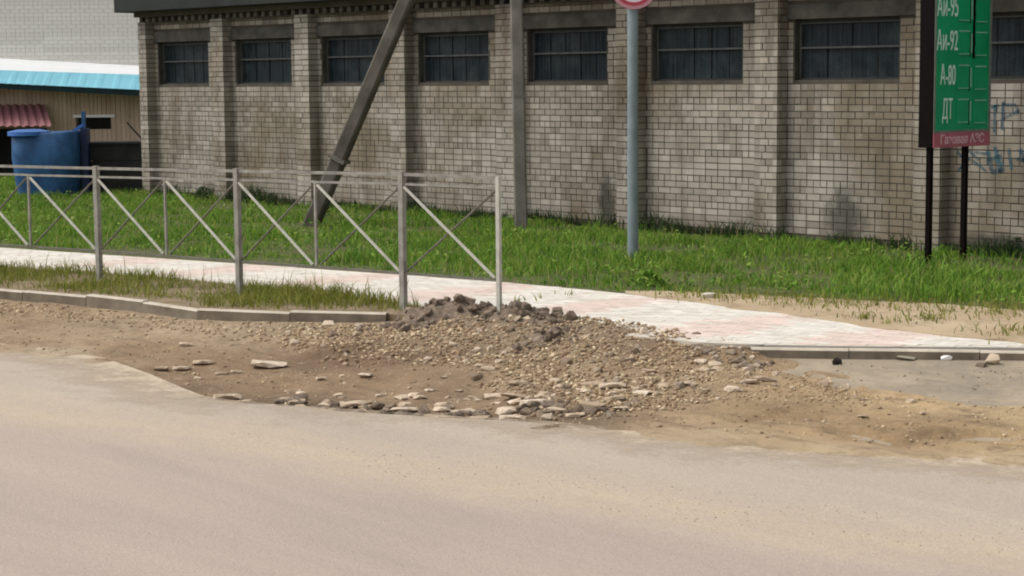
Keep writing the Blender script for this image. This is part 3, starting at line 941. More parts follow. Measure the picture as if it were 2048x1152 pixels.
# ---- heap of dark soil on the end of the kerb
HB = [(860, 634, .10, .30), (925, 632, .13, .28), (1000, 640, .08, .30), (1060, 640, .10, .26), (1100, 652, .08, .28), (800, 646, .06, .25), (1090, 682, .06, .26), (950, 660, .05, .4), (1195, 672, .05, .3), (740, 652, .03, .2), (830, 628, .07, .22)]
HW = [list(at(x, y, -0.02)[:2]) + [h, r] for x, y, h, r in HB]


def heap_h(x, y):
    h = np.zeros(np.shape(x))
    for hx, hy, hh, r in HW:
        h = h + hh * np.exp(-((x - hx) ** 2 + (y - hy) ** 2) / (2 * (r * .62) ** 2))
    n = fbm(x * 6, y * 6, 5, 70)
    base = np.where(inpoly(x, y, verge_P) | inpoly(x, y, SW_P), -0.012, ZR + dirt_h(x, y))
    return base - 0.058 + h * (1 + 0.6 * n) + 0.028 * fbm(x * 15, y * 15, 3, 75)


hp = np.array([h[:2] for h in HW])
hx = np.arange(hp[:, 0].min() - .7, hp[:, 0].max() + .7, 0.025)
hy = np.arange(hp[:, 1].min() - .7, hp[:, 1].max() + .7, 0.025)
AX, AY = np.meshgrid(hx, hy)
hc = (hx.mean(), hy.mean())
AZ = heap_h(AX, AY)
n0, n1 = AX.shape
ii = np.arange(n0 * n1).reshape(n0, n1)
qd = np.stack([ii[:-1, :-1].ravel(), ii[:-1, 1:].ravel(), ii[1:, 1:].ravel(), ii[1:, :-1].ravel()], 1)
gsum = sum(hh * np.exp(-((AX - a) ** 2 + (AY - b) ** 2) / (2 * (r * .62) ** 2)) for a, b, hh, r in HW).ravel()
qd = qd[(gsum[qd] > 0.012).all(1)]
used = np.unique(qd); rem = -np.ones(n0 * n1, np.int64); rem[used] = np.arange(len(used))
hv = np.stack([AX.ravel() - hc[0], AY.ravel() - hc[1], AZ.ravel()], 1)[used]
heap = empty('soil_heap', (hc[0], hc[1], 0))
tag(heap, 'heap of dark crumbly soil dumped over the broken kerb end below the last fence post', 'soil heap')
link('mound', raw_mesh('mound', hv, quads=rem[qd], smooth=True), M['soil'], heap)
for k in range(250):
    b_ = random.choice(HW[:7])
    x_, y_ = random.gauss(b_[0], b_[3] * .55), random.gauss(b_[1], b_[3] * .5)
    s_ = 0.025 + 0.075 * random.random() ** 2.4
    z_ = float(max(heap_h(np.array([x_]), np.array([y_]))[0], (ZR + dirt_h(np.array([x_]), np.array([y_])))[0]))
    if bool(inpoly(np.array([x_]), np.array([y_]), SW_P)[0]): z_ = max(z_, 0.0)
    o = place_stone('soil', x_ - hc[0], y_ - hc[1], z_ + s_ * .22, s_, s_ * random.uniform(.7, 1), s_ * random.uniform(.6, 1), heap, 'clod', None, 0.8)

# loose pieces by the right kerb: things of their own
def loose(name, label, cat, mat, px, py, wpx, hpx, z0=-0.078, seed=1):
    p = at(px, py, z0)
    S = F / np.dot(p - CAM, FW)
    sx, sz = wpx / S, hpx / S
    me = hull_mesh(name, sx, sx * .8, sz, mat, 14, seed)
    zmin = min(v.co.z for v in me.vertices)
    o = link(name, me)
    o.location = (p[0], p[1], z0 - zmin - 0.004)
    o.rotation_euler = (0, 0, math.atan2(R0[1], R0[0]))
    return tag(o, label, cat)


loose('stone', 'small black lump lying alone on the grey asphalt by the right kerb', 'stone', simple('black lump', (.022, .015, .014), .3), 1674, 729, 20, 15, seed=3)
loose('concrete_slab', 'thin flat grey concrete piece lying along the foot of the right kerb', 'concrete piece', simple('grey piece', (.30, .27, .22), .2), 1812, 722, 42, 12, seed=9)
loose('stone', 'bright white stone beside the right kerb', 'stone', simple('white stone', (.72, .71, .69), .08), 1893, 722, 26, 14, seed=14)
loose('stone', 'beige stone with dark soil round it, nearest the right edge by the kerb', 'stone', simple('beige stone', (.46, .37, .27), .2), 1983, 729, 30, 22, seed=15)
loose('soil_clod', 'dark flat soil clod leaning on the beige stone by the right kerb', 'soil clod', M['soil'], 1966, 733, 30, 9, seed=21)
loose('stone', 'pale rounded stone standing against the foot of the left kerb', 'stone', M['stone_pale'], 657, 660, 26, 20, ZR + 0.02, seed=25)
loose('stone', 'pale flat stone lying on the lawn edge above the pavement', 'stone', simple('pale lawn stone', (.55, .52, .46), .12), 1415, 595, 34, 11, 0.004, seed=31)

# ------------------------------------------------------------------ brick warehouse
BAY, NB = 2.314, 9
PWID, PDEP = 0.36, 0.183
WX0, WX1, WZ0, WZ1 = 0.098, 1.63, 1.936, 2.678
LINT, TOPW = 2.86, 3.03
ware = empty('brick_warehouse', (0, 0, 0))
tag(ware, 'long grey silicate brick warehouse with pilasters and a row of high dark windows', 'building')
XL, XR = -0.27, BAY * NB
wall = MB()
# wall core (mortar) built round the window openings
for i in range(NB):
    a = XL if i == 0 else i * BAY
    b = (i + 1) * BAY
    w0, w1 = i * BAY + WX0, i * BAY + WX1
    wall.box(a, b, 0, .3, -0.4, WZ0)
    wall.box(a, w0, 0, .3, WZ0, WZ1)
    wall.box(w1, b, 0, .3, WZ0, WZ1)
    wall.box(a, b, 0, .3, WZ1, 3.2)
wall.box(XL, XL + .3, .3, 12, -.4, 3.2)
wall.box(XR - .3, XR, .3, 12, -.4, 3.2)
wall.box(XL, XR, 11.7, 12, -.4, 3.2)
wall = wall.build('wall', M['mortar'], ware)
MB().box(XL + .001, XR, -0.05, 0.0, -0.3, 0.05).build('plinth', M['plinth'], ware)

# bricks
G = 0.0108
cells = []          # (host, xa, xb, yface, depth, za, zb, side)  side: 0 front, 1 right flank


def courses(z0, z1):
    n0_, n1_ = int(round(z0 / BR_H)), int(math.ceil(z1 / BR_H))
    for k in range(n0_, n1_):
        za, zb = max(z0, k * BR_H), min(z1, (k + 1) * BR_H)
        if zb - za > 0.03: yield k, za, zb


def run(k, a, b):
    L = BR_L / 2 if k % 4 == 0 else BR_L
    o = 0.5 * BR_L if (k // 4) % 2 and k % 4 else 0.0
    if k % 4 == 2 and (k // 4) % 3 == 1: o += 0.5 * BR_L
    i = math.floor((a - o) / L)
    while True:
        p, q_ = o + i * L, o + (i + 1) * L
        if p >= b - 1e-6: break
        p, q_ = max(p, a), min(q_, b)
        if q_ - p > 0.035: yield p, q_
        i += 1


for i in range(NB):
    a = i * BAY
    b = (i + 1) * BAY - PWID
    for k, za, zb in courses(0.05, TOPW):
        zc = (za + zb) / 2
        if WZ1 < zc < LINT + .0: continue
        spans = [(a, b)] if not (WZ0 < zc < WZ1) else [(a, a + WX0), (a + WX1, b)]
        for s0, s1 in spans:
            for p, q_ in run(k, s0, s1): cells.append(('wall', i, p, q_, 0.0, za, zb, 0))
pil = []
for i in range(NB + 1):
    wdt = 0.25 if i == 0 else PWID
    o = empty('pilaster', (i * BAY - wdt, 0, 0), 0, ware)
    pil.append(o)
    MB().box(0, wdt, -PDEP + .006, 0.0, -0.4, TOPW).build('pilaster_core', M['mortar'], o)
    for k, za, zb in courses(0.0, TOPW):
        cut = wdt * (0.5 if k % 2 else (0.34 if k % 4 == 0 else 0.62))
        for p, q_ in ((0, cut), (cut, wdt)):
            cells.append(('pil', i, p, q_, -PDEP + .006, za, zb, 0))
        # flank that faces right
        cells.append(('pil', i, -PDEP + .012, -0.002, wdt, za, zb, 1))
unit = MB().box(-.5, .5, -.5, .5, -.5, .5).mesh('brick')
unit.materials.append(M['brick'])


def brick_box(c):
    host, i, p, q_, base, za, zb, side = c
    pr_ = 0.007 + random.uniform(-.0025, .003)
    g = G / 2 + random.uniform(0, .0015)
    jz = random.uniform(-.0015, .0015)
    if side == 0: return (p + g, q_ - g, base - pr_, base + 0.002, za + g + jz, zb - g + jz)
    return (base - .002, base + pr_, p + g * .3, q_ - g * .3, za + g + jz, zb - g + jz)


# the 300 bricks that show largest are pieces of their own, the rest one mass
def size_key(c):
    host, i, p, q_, base, za, zb, side = c
    x = p + (pil[i].location.x if host == 'pil' else 0)
    if side or x > 16.6 or za < 0.16 or zb > 1.95: return -1
    return x
order = sorted(range(len(cells)), key=lambda j: -size_key(cells[j]))
single = set(order[:296])
masses = {}
for j, c in enumerate(cells):
    bx = brick_box(c)
    host = wall if c[0] == 'wall' else pil[c[1]]
    if j in single:
        o = bpy.data.objects.new('brick', unit)
        COL.objects.link(o)
        o.location = ((bx[0] + bx[1]) / 2, (bx[2] + bx[3]) / 2, (bx[4] + bx[5]) / 2)
        o.scale = (bx[1] - bx[0], bx[3] - bx[2], bx[5] - bx[4])
        o.parent = host
    else:
        masses.setdefault(host.name, (host, MB()))[1].box(*bx)
for host, mb in masses.values():
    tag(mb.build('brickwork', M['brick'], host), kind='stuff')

# lintels, corbel course, roof edge
for i in range(NB):
    a = i * BAY
    MB().box(a + .012, a + BAY - PWID - .004, -0.035, 0.02, WZ1, LINT).build('lintel', M['lintel'], ware, bevel=.006)
corb = MB()
x_ = XL
MB().box(XL - .01, XR, -0.235, 0.0, TOPW + .085, 3.2).build('corbel_course', M['mortar'], ware)
while x_ < XR:
    corb.box(x_ + .005, x_ + .095, -0.125 - random.uniform(0, .012), 0.0, TOPW + .002, TOPW + .083)
    x_ += 0.2
tag(corb.build('dentil_brick_course', M['sooty_brick'], ware), kind='stuff')  # eave shade is in the brick colour here
MB().box(XL, XR, -0.10, 0.0, TOPW - .02, TOPW + .001).build('corbel_shelf', M['mortar'], ware)
MB().box(XL - .22, XR + .3, -0.5, 12.3, 3.2, 3.52).build('roof', M['fascia'], ware, bevel=.012)

# windows
for i in range(NB):
    a, b = i * BAY + WX0, i * BAY + WX1
    wdw = empty('window', (a, 0, WZ0), 0, ware)
    W_, H_ = b - a, WZ1 - WZ0
    fr = MB()
    d0, d1 = 0.085, 0.15
    fr.box(0, .035, d0, d1, 0, H_).box(W_ - .035, W_, d0, d1, 0, H_).box(.035, W_ - .035, d0, d1, H_ - .04, H_).box(.035, W_ - .035, d0, d1, 0, .04)
    fr.build('frame', M['dark_frame'], wdw)
    rv = MB().box(0.0, .012, .002, d0, 0, H_).box(W_ - .012, W_, .002, d0, 0, H_).box(.012, W_ - .012, .002, d0, -.0, .014)
    rv.build('reveal', M['lintel'], wdw)
    ins = MB()
    ins.box(.036, .05, d0 - .006, d1 - .01, .041, H_ - .041).box(.05, W_ - .036, d0 - .006, d1 - .01, H_ - .056, H_ - .041)
    ins.build('sash', M['frame'], wdw)
    zt = H_ * random.uniform(.53, .57)
    MB().box(.05, W_ - .036, d0 - .012, d1 - .012, zt - .011, zt + .011).build('transom', M['frame'], wdw)
    nc = random.choice((4, 5, 5))
    xs_ = [0.05 + (W_ - .086) * k / nc for k in range(nc + 1)]
    for k in range(nc):
        for (z0, z1) in ((.041, zt - .011), (zt + .011, H_ - .056)):
            t0 = random.uniform(-.006, .006)
            pn = MB().add([(xs_[k] + .004, .118 + t0, z0), (xs_[k + 1] - .004, .118 - t0, z0), (xs_[k + 1] - .004, .118 - t0 + .004, z1), (xs_[k] + .004, .118 + t0, z1),
                           (xs_[k] + .004, .124 + t0, z0), (xs_[k + 1] - .004, .124 - t0, z0), (xs_[k + 1] - .004, .124 - t0 + .004, z1), (xs_[k] + .004, .124 + t0, z1)],
                          [(0, 1, 2, 3), (7, 6, 5, 4), (0, 4, 5, 1), (1, 5, 6, 2), (2, 6, 7, 3), (3, 7, 4, 0)])
            pn.build('pane', M['glass'], wdw)
        if k:
            MB().box(xs_[k] - .0045, xs_[k] + .0045, .108, .13, .041, H_ - .056).build('mullion', M['glazing_bar'], wdw)
    MB().box(0, W_, .16, .17, 0, H_).build('blackout', M['soot'], wdw)  # dark backing: the unlit room behind the panes put into its colour

# graffiti on the bricks at the right
t = NT('faded blue spray paint')
n = t.noise(18, 5, 0.7)
c = t.ramp(t.noise(5, 3), [(0.35, (0.03, 0.075, 0.12)), (0.65, (0.05, 0.15, 0.20))])
t.out(c, 0.9)
tr = t.n.new('ShaderNodeBsdfTransparent')
mx = t.n.new('ShaderNodeMixShader')
t.lk(t.ramp(n, [(0.32, 0.12), (0.62, 0.78)]), mx.inputs[0])
t.lk(tr.outputs[0], mx.inputs[1]); t.lk(t.b.outputs[0], mx.inputs[2])
t.lk(mx.outputs[0], t.n['Material Output'].inputs['Surface'])
M['spray'] = t.m


def wall_pt(px, py):
    d = FW * F + RT * (px - 1024) - UP * (py - 576)
    s = (-0.0135 - CAM[1]) / d[1]
    return CAM + d * s


gf = MB()
STROKES = [((1990, 212), (1988, 262), .035), ((2006, 206), (2004, 258), .04), ((2006, 208), (2030, 210), .03), ((2030, 210), (2036, 222), .03), ((2036, 222), (2008, 236), .03), ((1984, 214), (1994, 210), .03),
           ((1976, 304), (1984, 344), .05), ((1984, 344), (2006, 338), .05), ((2006, 338), (2000, 312), .045), ((2000, 312), (1974, 320), .04), ((1990, 296), (2000, 342), .05), ((2018, 300), (2022, 336), .04), ((2036, 318), (2060, 322), .05), ((2040, 300), (2058, 344), .05), ((1938, 302), (1956, 318), .03), ((1916, 304), (1936, 330), .03), ((1938, 318), (1916, 340), .03), ((1950, 304), (1972, 308), .03), ((1946, 322), (1970, 340), .03)]
for (a, b, wd) in STROKES:
    A, B = wall_pt(*a), wall_pt(*b)
    v = (B - A) / np.linalg.norm(B - A)
    nn = np.array([-v[2], 0, v[0]]) * wd / 2
    A, B = A - v * .015, B + v * .015
    gf.add([A - nn, B - nn, B + nn, A + nn], [(0, 1, 2, 3)])
gf.build('graffiti', M['spray'], ware)

# ------------------------------------------------------------------ building far left behind
DF = 40.0
fo = on_plane(-40, 385, DF)
AZ_ = math.atan2(R0[1], R0[0])
backb = empty('annex_building', (fo[0], fo[1], 0), AZ_)
tag(backb, 'pale brick building with light blue lean-to roof behind the blue tank', 'building')


def loc2(px, py, dist=DF):
    """local x along the facade and height, for a point of the facade"""
    p = on_plane(px, py, dist) - np.array([fo[0], fo[1], 0])
    return p @ R0, p[2]


x0f, x1f = -6.0, 5.0
zc0, _ = 0, 0
MB().box(x0f, x1f, 0.012, 8, -.4, 7.5).build('wall', M['mortar_far'], backb)
bw = MB()
zlow = loc2(0, 150)[1]
for k in range(int(zlow / BR_H) - 1, int(5.2 / BR_H)):
    L = BR_L if k % 4 else BR_L / 2
    xx = -4.2 + (0.5 * BR_L if k % 2 else 0)
    while xx < 4.6:
        bw.box(xx + .004, xx + L - .004, .002 + random.uniform(0, .004), .02, k * BR_H + .004, (k + 1) * BR_H - .004)
        xx += L
tag(bw.build('brickwork', M['brick_far'], backb), kind='stuff')
# lean-to: flashing, blue sheet, soffit, board wall below
xa, xb = -4.5, 4.6
ref0, ref1 = loc2(0, 118)[0], loc2(272, 133)[0]


def zline(y0_, y1_, x):
    za, zb = loc2(0, y0_)[1], loc2(272, y1_)[1]
    return za + (zb - za) * (x - ref0) / (ref1 - ref0)


def strip(name, ya, yb, da, db, mat, thick=.03):
    mb = MB()
    vs = []
    for x in (xa, xb):
        zt, zb = zline(*ya, x), zline(*yb, x)
        vs += [(x, -da, zt), (x, -db, zb), (x, -db + thick, zb), (x, -da + thick, zt)]
    mb.add(vs, [(0, 1, 5, 4), (1, 2, 6, 5), (2, 3, 7, 6), (3, 0, 4, 7), (0, 3, 2, 1), (4, 5, 6, 7)])
    return mb.build(name, mat, backb)


strip('flashing', (117, 131), (141, 150), .03, .36, M['roof_white'])
# ribbed blue sheet
rb = MB()
nx = 150
vs, fs = [], []
for k in range(nx + 1):
    x = xa + (xb - xa) * k / nx
    rr = 0.018 * (1 if (k % 6) in (0, 1) else 0)
    zt, zb = zline(140, 149, x), zline(165 + (k % 3) * .5, 178, x)
    vs += [(x, -.37 - rr, zt), (x, -.86 - rr, zb)]
for k in range(nx): fs.append((2 * k, 2 * k + 1, 2 * k + 3, 2 * k + 2))
rb.add(vs, fs)
o = rb.build('roof_sheet', M['roof_blue'], backb)
strip('gutter_board', (164, 178), (176, 190), .84, .83, M['teal'], .04)  # upright dark band: shadow under the roof edge put into its colour
strip('soffit', (166, 180), (178, 192), .80, .02, M['teal'], .03)
lowz = zline(178, 192, 0)
bd = MB()
xx = -4.2
wx0, wz1 = loc2(158, 235); wx1, wz0 = loc2(222, 258)
MB().box(-4.2, 4.6, -.06, -.002, -.3, lowz).build('lower_wall', M['mortar'], backb)
while xx < 4.5:
    wd = random.uniform(.085, .11)
    zt = zline(178, 192, xx) + .02
    if wx0 - .02 < xx + wd / 2 < wx1 + .02:
        MB().box(xx, xx + wd - .006, -.085 - random.uniform(0, .008), -.06, -.3, wz0).build('board', M['boards'], backb)
        MB().box(xx, xx + wd - .006, -.085 - random.uniform(0, .008), -.06, wz1, zt).build('board', M['boards'], backb)
    else:
        MB().box(xx, xx + wd - .006, -.085 - random.uniform(0, .008), -.06, -.3, zt).build('board', M['boards'], backb)
    xx += wd
win = empty('window', (wx0, -.06, wz0), 0, backb)
MB().box(.0, wx1 - wx0, -.012, -.002, 0, wz1 - wz0).build('pane', M['soot'], win)
MB().box(-.1, wx1 - wx0 + .12, -.06, -.001, wz1 - wz0, wz1 - wz0 + .06).build('lintel', M['roof_white'], win)
# dark doorway with maroon awning
dx1 = loc2(98, 300)[0]
MB().box(-3.2, dx1, -.13, -.096, -.3, loc2(0, 258)[1]).build('doorway', M['soot'], backb)  # solid dark panel: shade of the opening put into its colour
aw0, az1 = loc2(-300, 212); aw1, az0 = loc2(125, 254)
aw = MB()
vs, fs = [], []
na = 120
for k in range(na + 1):
    f_ = k / na
    x_t = -3.4 + (loc2(92, 212)[0] + 3.4) * f_
    x_b = -3.4 + (loc2(126, 254)[0] + 3.4) * f_
    rr = 0.014 * (1 if k % 4 in (0, 1) else -1)
    vs += [(x_t, -.12 - rr, az1 + rr), (x_b, -1.0 - rr, az0 + .05 + rr)]
for k in range(na): fs.append((2 * k, 2 * k + 1, 2 * k + 3, 2 * k + 2))
aw.add(vs, fs)
aw.build('awning', M['maroon'], backb)

# blue tank with lid and post
tb = at(100, 392)
tank = empty('blue_tank', (tb[0], tb[1], 0), AZ_)
tag(tank, 'round dark blue tank with bright blue lid edge beside the maroon awning', 'tank')
TS = F / np.dot(tb - CAM, FH)
tr_ = 66 / TS
zt = 1.13
pts_ = [(0.88, 0), (0.95, .3), (1.0, .7), (1.0, zt - .02), (0.965, zt)]
tk = MB()
ns = 40
sgp = lambda v, p_: math.copysign(abs(v) ** p_, v)
for (rr, z) in pts_:
    for k in range(ns):
        q_ = 2 * math.pi * k / ns
        bl = 1 + .02 * math.sin(3 * q_ + 5 * z)
        tk.v.append((tr_ * rr * bl * sgp(math.cos(q_), .55), tr_ * rr * bl * sgp(math.sin(q_), .55) * .9, z + (.03 * math.cos(q_) if z > .9 else 0)))
for j in range(len(pts_) - 1):
    for k in range(ns): tk.f.append((j * ns + k, j * ns + (k + 1) % ns, (j + 1) * ns + (k + 1) % ns, (j + 1) * ns + k))
tk.f.append(tuple(range(4 * ns, 5 * ns)))
o = tk.build('body', M['tank'], tank, smooth=True)
for zb_ in (.32, .76):
    h = MB()
    for rr in (1.0, 1.018, 1.0):
        pass
lid = MB()
for (rr, z) in ((.985, zt - .05), (1.03, zt - .05), (1.03, zt + .02), (.55, zt + .055)):
    lid.v.extend([(-.10 + tr_ * rr * .62 * math.cos(2 * math.pi * k / ns) - .16, -.25 + tr_ * rr * .62 * math.sin(2 * math.pi * k / ns), z) for k in range(ns)])
for j in range(3):
    for k in range(ns): lid.f.append((j * ns + k, j * ns + (k + 1) % ns, (j + 1) * ns + (k + 1) % ns, (j + 1) * ns + k))
lid.f.append(tuple(range(3 * ns, 4 * ns)))
lid.build('lid', M['tank_light'], tank)
px_ = 76 / TS
MB().box(px_ - .07, px_ + .05, -.1, .1, 0, zt + .06).build('side_frame', M['navy'], tank)
MB().box(px_ - .06, px_ - .0, -.04, .04, zt + .06, zt + .36).build('post', M['tank'], tank)
MB().bar((px_ - .22, -.02, zt + .01), (px_ - .03, -.02, zt + .13), .05, .05).build('bracket', M['tank_light'], tank)

# dark low bin at the warehouse corner, with a leaning stick
bb = at(232, 394)
fb = empty('coal_bin', (bb[0] - .5, bb[1] + .35, 0), AZ_)
tag(fb, 'low black felt covered bin between the blue tank and the warehouse corner', 'bin')
BS = F / np.dot(np.array(fb.location) - CAM, FH)
for k, (za, zb) in enumerate(((0, .3), (.31, .6), (.61, .9))):
    MB().box(-52 / BS, 62 / BS, 0, .7, za, zb).build('side_board', M['tarpaper'], fb)
MB().box(-56 / BS, 66 / BS, -.04, .75, .9, .94).build('lid', M['tarpaper'], fb)
sp = MB().tube(loc := (0, 0, 0), (-.32, .1, .34), .018, .015, 8)
stick = sp.build('stick', M['soot'])
s0 = at(272, 394)
stick.location = (fb.location.x + R0[0] * .5, fb.location.y + R0[1] * .5, .94)
stick.rotation_euler = (0, 0, AZ_)
tag(stick, 'thin dark stick leaning on the black bin by the warehouse corner', 'stick')

# ------------------------------------------------------------------ utility pole and its strut
pb = at(1043, 459)
tp = empty('utility_pole', (pb[0], pb[1], 0), AZ_)
tag(tp, 'upright grey concrete utility pole standing in the lawn', 'pole')


def taper_box(w0, d0, w1, d1, h, lean=(0, 0), ch=.02, z0=-.3):
    mb = MB()
    vs = []
    for z, w_, d_, q in ((z0, w0, d0, 0), (h, w1, d1, 1)):
        a, b = w_ / 2, d_ / 2
        for (x, y) in ((-a + ch, -b), (a - ch, -b), (a, -b + ch), (a, b - ch), (a - ch, b), (-a + ch, b), (-a, b - ch), (-a, -b + ch)):
            vs.append((x + lean[0] * q, y + lean[1] * q, z))
    fs = [(k, (k + 1) % 8, 8 + (k + 1) % 8, 8 + k) for k in range(8)] + [tuple(range(8))[::-1], tuple(range(8, 16))]
    return mb.add(vs, fs)


taper_box(.175, .19, .15, .16, 8.5, (-.12, 0)).build('shaft', M['concrete_pole'], tp)
arm = MB().box(-.9, .66, -.09, -.01, 7.9, 8.0)
arm.build('crossarm', M['steel_dull'], tp)
for q_ in (-.8, -.35, .55):
    MB().tube((q_, -.05, 8.0), (q_, -.05, 8.16), .04, .03, 10).build('insulator', M['sign_white'], tp)
for z_ in (1.75, 3.4):
    MB().box(-.092, .092, -.10, .10, z_, z_ + .035).build('clamp_band', M['steel_dull'], tp)

sb_ = at(606, 452)
su = MB()
top = np.array([pb[0], pb[1], 6.1]) - R0 * .12
a_ = np.array([sb_[0], sb_[1], -.25])
dirv = Vector(top - a_)
su_o = empty('pole_strut', (sb_[0], sb_[1], 0))
tag(su_o, 'slanting dark concrete strut bracing the utility pole from the left', 'strut')
L_ = dirv.length
sh = taper_box(.2, .2, .17, .17, L_, (0, 0), .025, 0.0).build('shaft', M['concrete_strut'], su_o)
sh.location = Vector(a_) - Vector((sb_[0], sb_[1], 0))
rot = dirv.to_track_quat('Z', 'Y')
sh.rotation_euler = rot.to_euler()
cl = MB().box(-.125, .125, -.125, .125, 0, .05).build('clamp_band', M['steel_dull'], su_o)
cl.location = Vector(a_) - Vector((sb_[0], sb_[1], 0)) + dirv.normalized() * 1.28
cl.rotation_euler = rot.to_euler()

# ------------------------------------------------------------------ round traffic sign
rp = at(1266, 516)
rs = empty('traffic_sign', (rp[0], rp[1], 0), AZ_ + 0.12)
tag(rs, 'round red and white traffic sign on a blue grey post in the lawn', 'traffic sign')
zc = 3.01
MB().tube((0, 0, -.2), (0, 0, 3.4), .062, .058, 20).build('post', M['post_blue'], rs, smooth=False)


def disc(name, r0, r1, y0, y1, mat, n=48):
    mb = MB()
    for (r, y) in ((r0, y0), (r1, y0), (r1, y1), (r0, y1)):
        mb.v.extend([(r * math.cos(2 * math.pi * k / n), y, zc + r * math.sin(2 * math.pi * k / n)) for k in range(n)])
    for j in range(4 if r0 > 0.001 else 2):
        for k in range(n): mb.f.append((j * n + k, j * n + (k + 1) % n, ((j + 1) % 4) * n + (k + 1) % n, ((j + 1) % 4) * n + k))
    return mb.build(name, mat, rs)


disc('plate', 0.0, .262, -.075, -.062, M['sign_rim'])
disc('rim', .235, .270, -.082, -.060, M['sign_rim'])
disc('red_ring', .195, .234, -.080, -.0755, M['sign_red'])
disc('white_field', 0.0, .194, -.079, -.0755, M['sign_white'])
MB().box(-.07, .07, -.062, -.02, zc - .03, zc + .03).build('bracket', M['steel'], rs)

# ------------------------------------------------------------------ fuel price board
TH = math.radians(40)
bp = at(1862, 530)
DV = R0 * math.cos(TH) + FH * math.sin(TH)
board = empty('price_board', (bp[0], bp[1], 0), math.atan2(DV[1], DV[0]))
tag(board, 'green fuel price board with red bottom strip on two dark posts', 'sign')
BWD, BT, BZ0, BZ1 = 0.985, 0.185, 1.235, 3.75
MB().box(-.012, BWD + .008, .004, BT, BZ0, BZ1).build('case', M['board_dark'], board, bevel=.006)
MB().box(0, .026, -.006, .003, BZ0 + .155, BZ1).build('trim', M['board_edge'], board)
MB().box(BWD - .04, BWD, -.006, .003, BZ0 + .155, BZ1).build('trim', M['board_edge'], board)
MB().box(.026, BWD - .04, -.006, .003, BZ0 + .155, BZ0 + .18).build('trim', M['board_edge'], board)
MB().box(.0265, BWD - .0405, -.004, .003, BZ0 + .1805, BZ1).build('green_panel', M['board_green'], board)
MB().box(0, BWD, -.008, .003, BZ0 + .002, BZ0 + .154).build('red_strip', M['board_red'], board)
for xp in (.05, .66):
    MB().box(xp - .027, xp + .027, .05, .104, -.3, BZ0 + .03).build('post', M['board_dark'], board)


def text(name, body, x, z, size, sx, mat, y=-.008, bold=0.0):
    cu = bpy.data.curves.new(name, 'FONT')
    cu.body = body
    cu.size = size
    cu.extrude = .002
    cu.offset = bold
    cu.align_x = 'CENTER'
    cu.align_y = 'CENTER'
    tmp = bpy.data.objects.new(name + '_tmp', cu)
    COL.objects.link(tmp)
    dg = bpy.context.evaluated_depsgraph_get()
    me = bpy.data.meshes.new_from_object(tmp.evaluated_get(dg))
    bpy.data.objects.remove(tmp)
    o = link(name, me, mat, board)
    o.rotation_euler = (math.pi / 2, 0, 0)
    o.location = (x, y, z)
    o.scale = (sx, 1, 1)
    return o


ROWZ = [2.70, 2.345, 1.985, 1.625]
for zr, s in zip(ROWZ, ('Аи-95', 'Аи-92', 'А-80', 'ДТ')):
    text('lettering', s, .205 if len(s) > 4 else .225, zr, .30, .47 if len(s) > 4 else .44 if len(s) > 2 else .42, M['letter'], bold=.0)
    for (xa_, xb_, dz) in ((.385, .585, .012), (.68, .895, 0.0)):
        za_, zb_ = zr - .148 + dz, zr + .108 + dz
        MB().box(xa_, xb_, -.014, -.005, za_, zb_).build('digit_panel', M['board_green'], board, bevel=.004)
        MB().box(xa_ + .01, xb_ - .012, -.022, -.0145, zb_ - .016, zb_ - .001).build('panel_edge', M['edge_white'], board)  # highlights along the plate edges built as pale strips
        MB().box(xa_ + .01, xb_ - .012, -.020, -.0145, za_ + .001, za_ + .011).build('panel_edge', M['edge_white'], board)
    MB().box(.613, .635, -.010, -.0045, zr - .12, zr + .09).build('panel_edge', M['edge_white'], board)
    MB().box(.592, .604, -.009, -.0045, zr - .16, zr + .10).build('slot', M['board_dark'], board)
ck = MB()
zz = 2.25
prev = None
cv = []
for k in range(30):
    f_ = k / 29
    z = 2.17 + (BZ1 - .05 - 2.17) * f_
    wv = .018 + .022 * f_ + random.uniform(-.005, .008)
    xcen = .655 + random.uniform(-.006, .006)
    cv += [(xcen - wv / 2, -.0235, z), (xcen + wv / 2, -.0235, z), (xcen + wv / 2, -.010, z), (xcen - wv / 2, -.010, z)]
fs = []
for k in range(29):
    for j in range(4): fs.append((4 * k + j, 4 * k + (j + 1) % 4, 4 * k + 4 + (j + 1) % 4, 4 * k + 4 + j))
ck.add(cv, fs)
ck.build('torn_gap', M['board_dark'], board)
text('lettering', 'Газовая АЗС', BWD / 2, BZ0 + .078, .135, .92, M['letter_pink'], -.011, .003)

